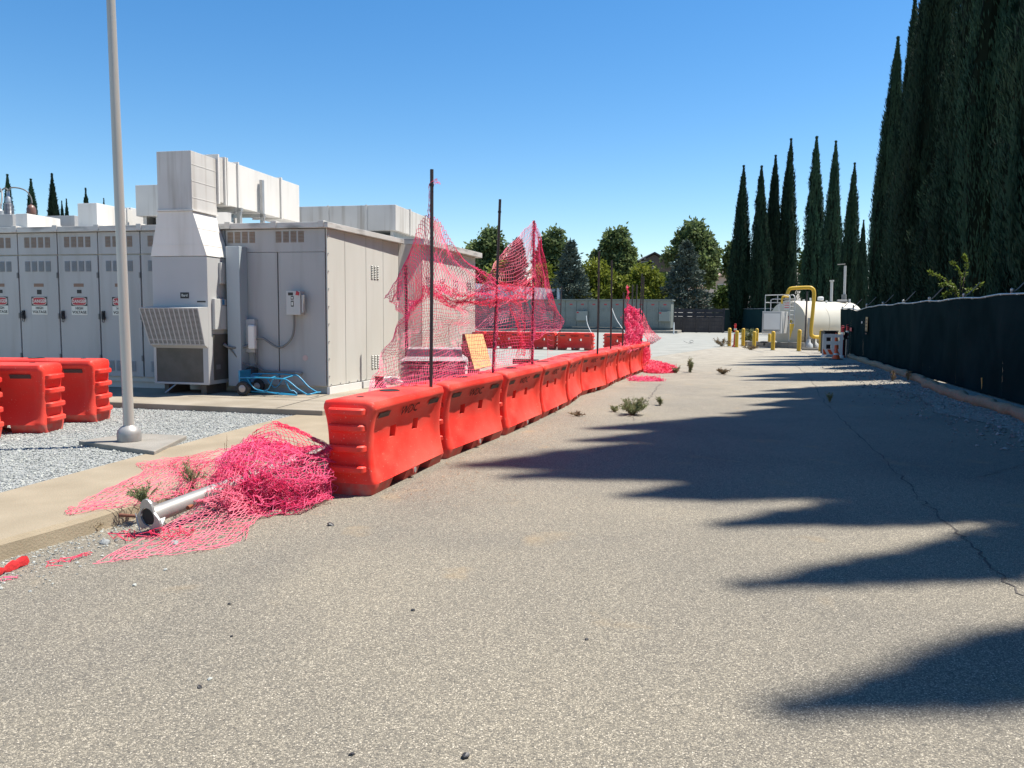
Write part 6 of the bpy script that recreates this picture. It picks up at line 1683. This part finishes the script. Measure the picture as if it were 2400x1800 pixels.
btree('largest green tree, spreading behind the right hand cedar', 1625, 116, [(1622, 555, 28, 30), (1648, 575, 24, 28), (1600, 575, 18, 24), (1572, 600, 15, 24), (1668, 600, 14, 30), (1635, 615, 40, 40), (1630, 536, 12, 12), (1660, 640, 16, 26)], M_['leafdark'], 430, 34, .62, 4)
btree('green tree half hidden behind the leftmost slender cypress', 1722, 118, [(1722, 590, 14, 26), (1712, 620, 14, 24), (1730, 640, 22, 30)], M_['leafdark'], 170, 34, .62, 5)
btree('light green round tree at the foot of the leftmost slender cypress', 1697, 104, [(1697, 692, 18, 16), (1704, 705, 16, 18), (1690, 712, 18, 14)], M_['leafmid'], 150, 34, .5, 6)
btree('green tree low between house and cedar behind the far posts', 1530, 108, [(1535, 665, 26, 26), (1505, 675, 24, 24), (1560, 680, 24, 30)], M_['leafmid'], 220, 34, .55, 7)
btree('pale green tree showing in the gap between the slender cypresses', 1893, 112, [(1893, 620, 12, 30), (1899, 660, 16, 40)], M_['leafmid'], 150, 30, .6, 8)
btree('pale olive tree showing behind the vent pipes', 1990, 100, [(1990, 610, 10, 34), (1993, 660, 14, 40)], M_['leafmid'], 140, 30, .6, 9)
gS = 'yellow green shrubs behind the switchgear'
btree('large yellow green shrub between the blue cedar and the thin posts', 1400, 104, [(1390, 655, 28, 40), (1420, 660, 30, 32), (1370, 670, 20, 36), (1450, 680, 26, 28), (1400, 690, 50, 24)], M_['leafyel'], 330, 40, .46, 11, 'shrub', gS)
btree('yellow green shrub seen behind the right flap of the big net', 1275, 104, [(1272, 650, 16, 30), (1285, 670, 14, 30), (1270, 690, 26, 24)], M_['leafyel'], 190, 40, .46, 12, 'shrub', gS)
btree('yellow green shrub between tall green tree and brown house', 1500, 102, [(1505, 650, 22, 26), (1480, 670, 22, 24), (1530, 665, 20, 24), (1510, 695, 40, 24)], M_['leafyel'], 240, 40, .46, 13, 'shrub', gS)
btree('yellow green shrub low behind the middle of the big net', 1180, 106, [(1175, 645, 20, 26), (1200, 660, 20, 24), (1160, 670, 20, 24)], M_['leafyel'], 180, 36, .46, 14, 'shrub', gS)

def cedar(label, u0, vt, vb, hw, Y, seed):
    top = at(u0, vt, Y); zb_ = max(.3, at(u0, vb, Y).z); Rm = hw / F * Y; rg = np.random.default_rng(seed)
    t = thing('cedar_tree', label, 'tree', (top.x, Y, -.03), 0, 'blue grey cedars behind the switchgear')
    mb = MB(); mb.tube([(0, 0, 0), (0, 0, top.z * .5), (0, 0, top.z)], [.3, .18, .03], 8)
    Ps = []; Ds = []
    nb_ = 150
    for k in range(nb_):
        f = (k + rg.random()) / nb_; z = zb_ + (top.z - zb_) * f; ln = Rm * (1 - f) ** .85 * rg.uniform(.65, 1.12) + .25; a = rg.uniform(0, 6.283)
        d = np.array([math.cos(a), math.sin(a), .12]); n_ = int(18 + 60 * ln / Rm)
        s = rg.random(n_) ** .7 * ln; side = np.array([-math.sin(a), math.cos(a), 0])
        P = np.array([0, 0, z]) + s[:, None] * d + side * (rg.normal(0, .16, n_) * (1 + s * .35))[:, None] + np.array([0, 0, -1.]) * (s ** 1.6 * .06 + np.abs(rg.normal(0, .14, n_)))[:, None]
        Ps.append(P); Ds.append(unit(np.array([d]) * .8 + np.array([[0, 0, .15]]) + rg.normal(0, .5, (n_, 3))))
        if ln > .8: mb.tube([(0, 0, z), tuple(np.array([0, 0, z]) + d * ln * .9)], [.05, .015], 4)
    P = np.concatenate(Ps); D = np.concatenate(Ds); n_ = len(P)
    V, Fc = quads(P, D, unit(np.cross(D, rg.normal(0, 1, (n_, 3)))), .5 * rg.uniform(.6, 1.4, n_), .17 * rg.uniform(.7, 1.4, n_))
    np_mesh('crown', V, Fc, M_['cedarleaf'], t); mb.build('trunk', M_['bark'], t)
cedar('blue grey cedar with a pointed top right of the big net', 1338, 567, 720, 50, 100, 21)
cedar('wide blue grey cedar in front of the largest green tree', 1610, 566, 725, 66, 99, 22)
cedar('blue grey cedar seen through the thin sail of the net', 1212, 560, 710, 38, 105, 23)

# leafy sprig catching the sun over the screened fence
def sprig_plant(name, label, cat, base, shoots, m, leafL, n_leaf, stem_m, seed, group=None, leaf_w=.5, r=.008):
    """shoots: list of point lists (relative to base); leaves set along each"""
    rg = np.random.default_rng(seed); t = thing(name, label, cat, tuple(base), 0, group); mb = MB(); Ps = []; Ds = []
    for S in shoots:
        C = catmull(S, 6); mb.tube(C, [r * (1 - .7 * i / (len(C) - 1)) for i in range(len(C))], 5)
        n_ = n_leaf; f = rg.random(n_) ** .8 * (len(C) - 1.01); i = f.astype(int); A = np.array([tuple(c) for c in C])
        P = A[i] + (A[i + 1] - A[i]) * (f - i)[:, None]; tdir = unit(A[i + 1] - A[i])
        D = unit(tdir * .7 + rg.normal(0, .6, (n_, 3))); Ps.append(P); Ds.append(D)
    P = np.concatenate(Ps); D = np.concatenate(Ds); n_ = len(P)
    V, Fc = quads(P, D, unit(np.cross(D, rg.normal(0, 1, (n_, 3)))), leafL * rg.uniform(.5, 1.4, n_), leafL * leaf_w * rg.uniform(.7, 1.3, n_))
    mb.build('stem', stem_m, t, smooth=60); np_mesh('leaves', V, Fc, m, t); return t
bb = at(2250, 712, 20.1); bb.z = 0
def rel(u, v, Y): return tuple(at(u, v, Y) - bb)
sprig_plant('sapling', 'sunlit yellow green sprig rising over the top of the screened fence', 'sapling', bb,
    [[(0, 0, 0), rel(2245, 700, 20.1), rel(2222, 660, 20.0), rel(2200, 648, 19.9), rel(2178, 638, 19.9)],
     [(0, 0, 0), rel(2250, 690, 20.1), rel(2250, 640, 20.2), rel(2232, 615, 20.2)],
     [(0, 0, 0), rel(2255, 690, 20.1), rel(2262, 640, 20.3), rel(2266, 615, 20.3), rel(2258, 600, 20.3)],
     [(0, 0, 0), rel(2245, 700, 20.0), rel(2225, 685, 19.9), rel(2212, 692, 19.9)], [(0, 0, 0), rel(2240, 700, 20.0), rel(2230, 668, 19.9), rel(2205, 668, 19.8)],
     [(0, 0, 0), rel(2260, 700, 20.2), rel(2280, 680, 20.3), rel(2300, 665, 20.4)]], M_['leafbright'], .085, 150, M_['bark'], 31, r=.02)

# weeds
def weed(label, u, v, z, hgt, spread, n, m, seed, leafL=.03, group='weeds growing from cracks', nl=40, name='weed'):
    rg = random.Random(seed); p = gnd(u, v, z); S = []
    for k in range(n):
        a = rg.uniform(0, 6.28); s = spread * rg.uniform(.2, 1); h = hgt * rg.uniform(.5, 1)
        S.append([(0, 0, 0), (math.cos(a) * s * .4, math.sin(a) * s * .4, h * .5), (math.cos(a) * s, math.sin(a) * s, h)])
        if rg.random() < .6: b = rg.uniform(-.8, .8); S.append([(math.cos(a) * s * .4, math.sin(a) * s * .4, h * .5), (math.cos(a + b) * s * .8, math.sin(a + b) * s * .8, h * .75)])
    return sprig_plant(name, label, 'weed', p, S, m, leafL, nl, m, seed, group, .22, r=.0035)
weed('bushy grey green weed on the kerb edge behind the pole flange', 338, 1185, .13, .17, .14, 26, M_['weed'], 1, .022, nl=46)
weed('upright twiggy weed between the flattened mesh and the rusty bar', 452, 1146, .13, .26, .13, 14, M_['weed'], 2, .024)
weed('tall single dry stalk leaning over the pink heap', 530, 1090, .2, .40, .05, 2, M_['weeddry'], 3, .016, nl=16)
weed('dry tuft of grass at the foot of the kerb', 222, 1245, .0, .08, .08, 16, M_['weeddry'], 4, .02, nl=12)
weed('largest green weed on the drive, beside the fifth barrier', 1482, 972, 0, .27, .27, 40, M_['weed'], 5, .045, nl=60)
weed('small green weed on the drive right of the largest one', 1548, 950, 0, .14, .1, 12, M_['weed'], 6, .04)
weed('sparse weed at the left of the largest drive weed', 1440, 965, 0, .1, .14, 12, M_['weed'], 7, .035)
weed('tall thin weed in the crack beyond the trailing mesh', 1617, 873, 0, .42, .1, 12, M_['weed'], 8, .07)
weed('short weed beside the trailing mesh end', 1586, 874, 0, .2, .14, 8, M_['weed'], 9, .06)
weed('flat weed right of the tall thin weed', 1694, 877, 0, .16, .2, 12, M_['weeddry'], 10, .06)
weed('grey bushy weed between the yellow bollards', 1753, 809, 0, .95, .55, 40, M_['weed'], 11, .13, nl=50)
weed('dry weed on the pale yard left of the bollards', 1691, 812, 0, .5, .6, 16, M_['weeddry'], 12, .1)
weed('low dry weed in front of the tank kerb', 1758, 820, 0, .25, .5, 10, M_['weeddry'], 13, .1)
weed('weed at the edge of the sunlit strip near the fence', 2092, 894, 0, .28, .1, 6, M_['weeddry'], 14, .05)
weed('second small weed on the sunlit strip near the wattle', 2127, 893, 0, .3, .1, 6, M_['weeddry'], 15, .05)
weed('dark leafy weed sprouting over the straw wattle at the fence', 2205, 885, .05, .35, .3, 14, M_['weed'], 16, .07)
weed('weed growing in the road crack in the shade', 1944, 942, 0, .16, .1, 8, M_['weed'], 17, .035)
weed('dry weed by the eighth barrier foot', 1350, 975, 0, .07, .2, 10, M_['weeddry'], 18, .03)

# pine needle litter along the barriers and on the drive
P = []; D = []
for _ in range(2600):
    k = rng.integers(0, 10); c, a = ROW[k]; s = rng.uniform(-.95, .95); o_ = abs(rng.normal(0, .5)) + .26
    d = Vector((math.cos(a), math.sin(a), 0)); nn = Vector((d.y, -d.x, 0)); p = c + d * s + nn * o_
    P.append((p.x, p.y, .006)); b = rng.uniform(0, 6.28); D.append((math.cos(b), math.sin(b), rng.uniform(0, .2)))
P = np.array(P); D = unit(np.array(D)); Nn = unit(np.cross(D, np.array([[0, 0, 1.]])))
V, Fc = quads(P, D, Nn, rng.uniform(.02, .07, len(P)), rng.uniform(.003, .008, len(P)))
tag(np_mesh('needle_litter', V, Fc, mat('brown_litter', (.20, .105, .05), .9, c2=(.3, .17, .08), scale=20)), 'brown dry needles and litter along the foot of the red barriers', 'litter', kind='stuff')
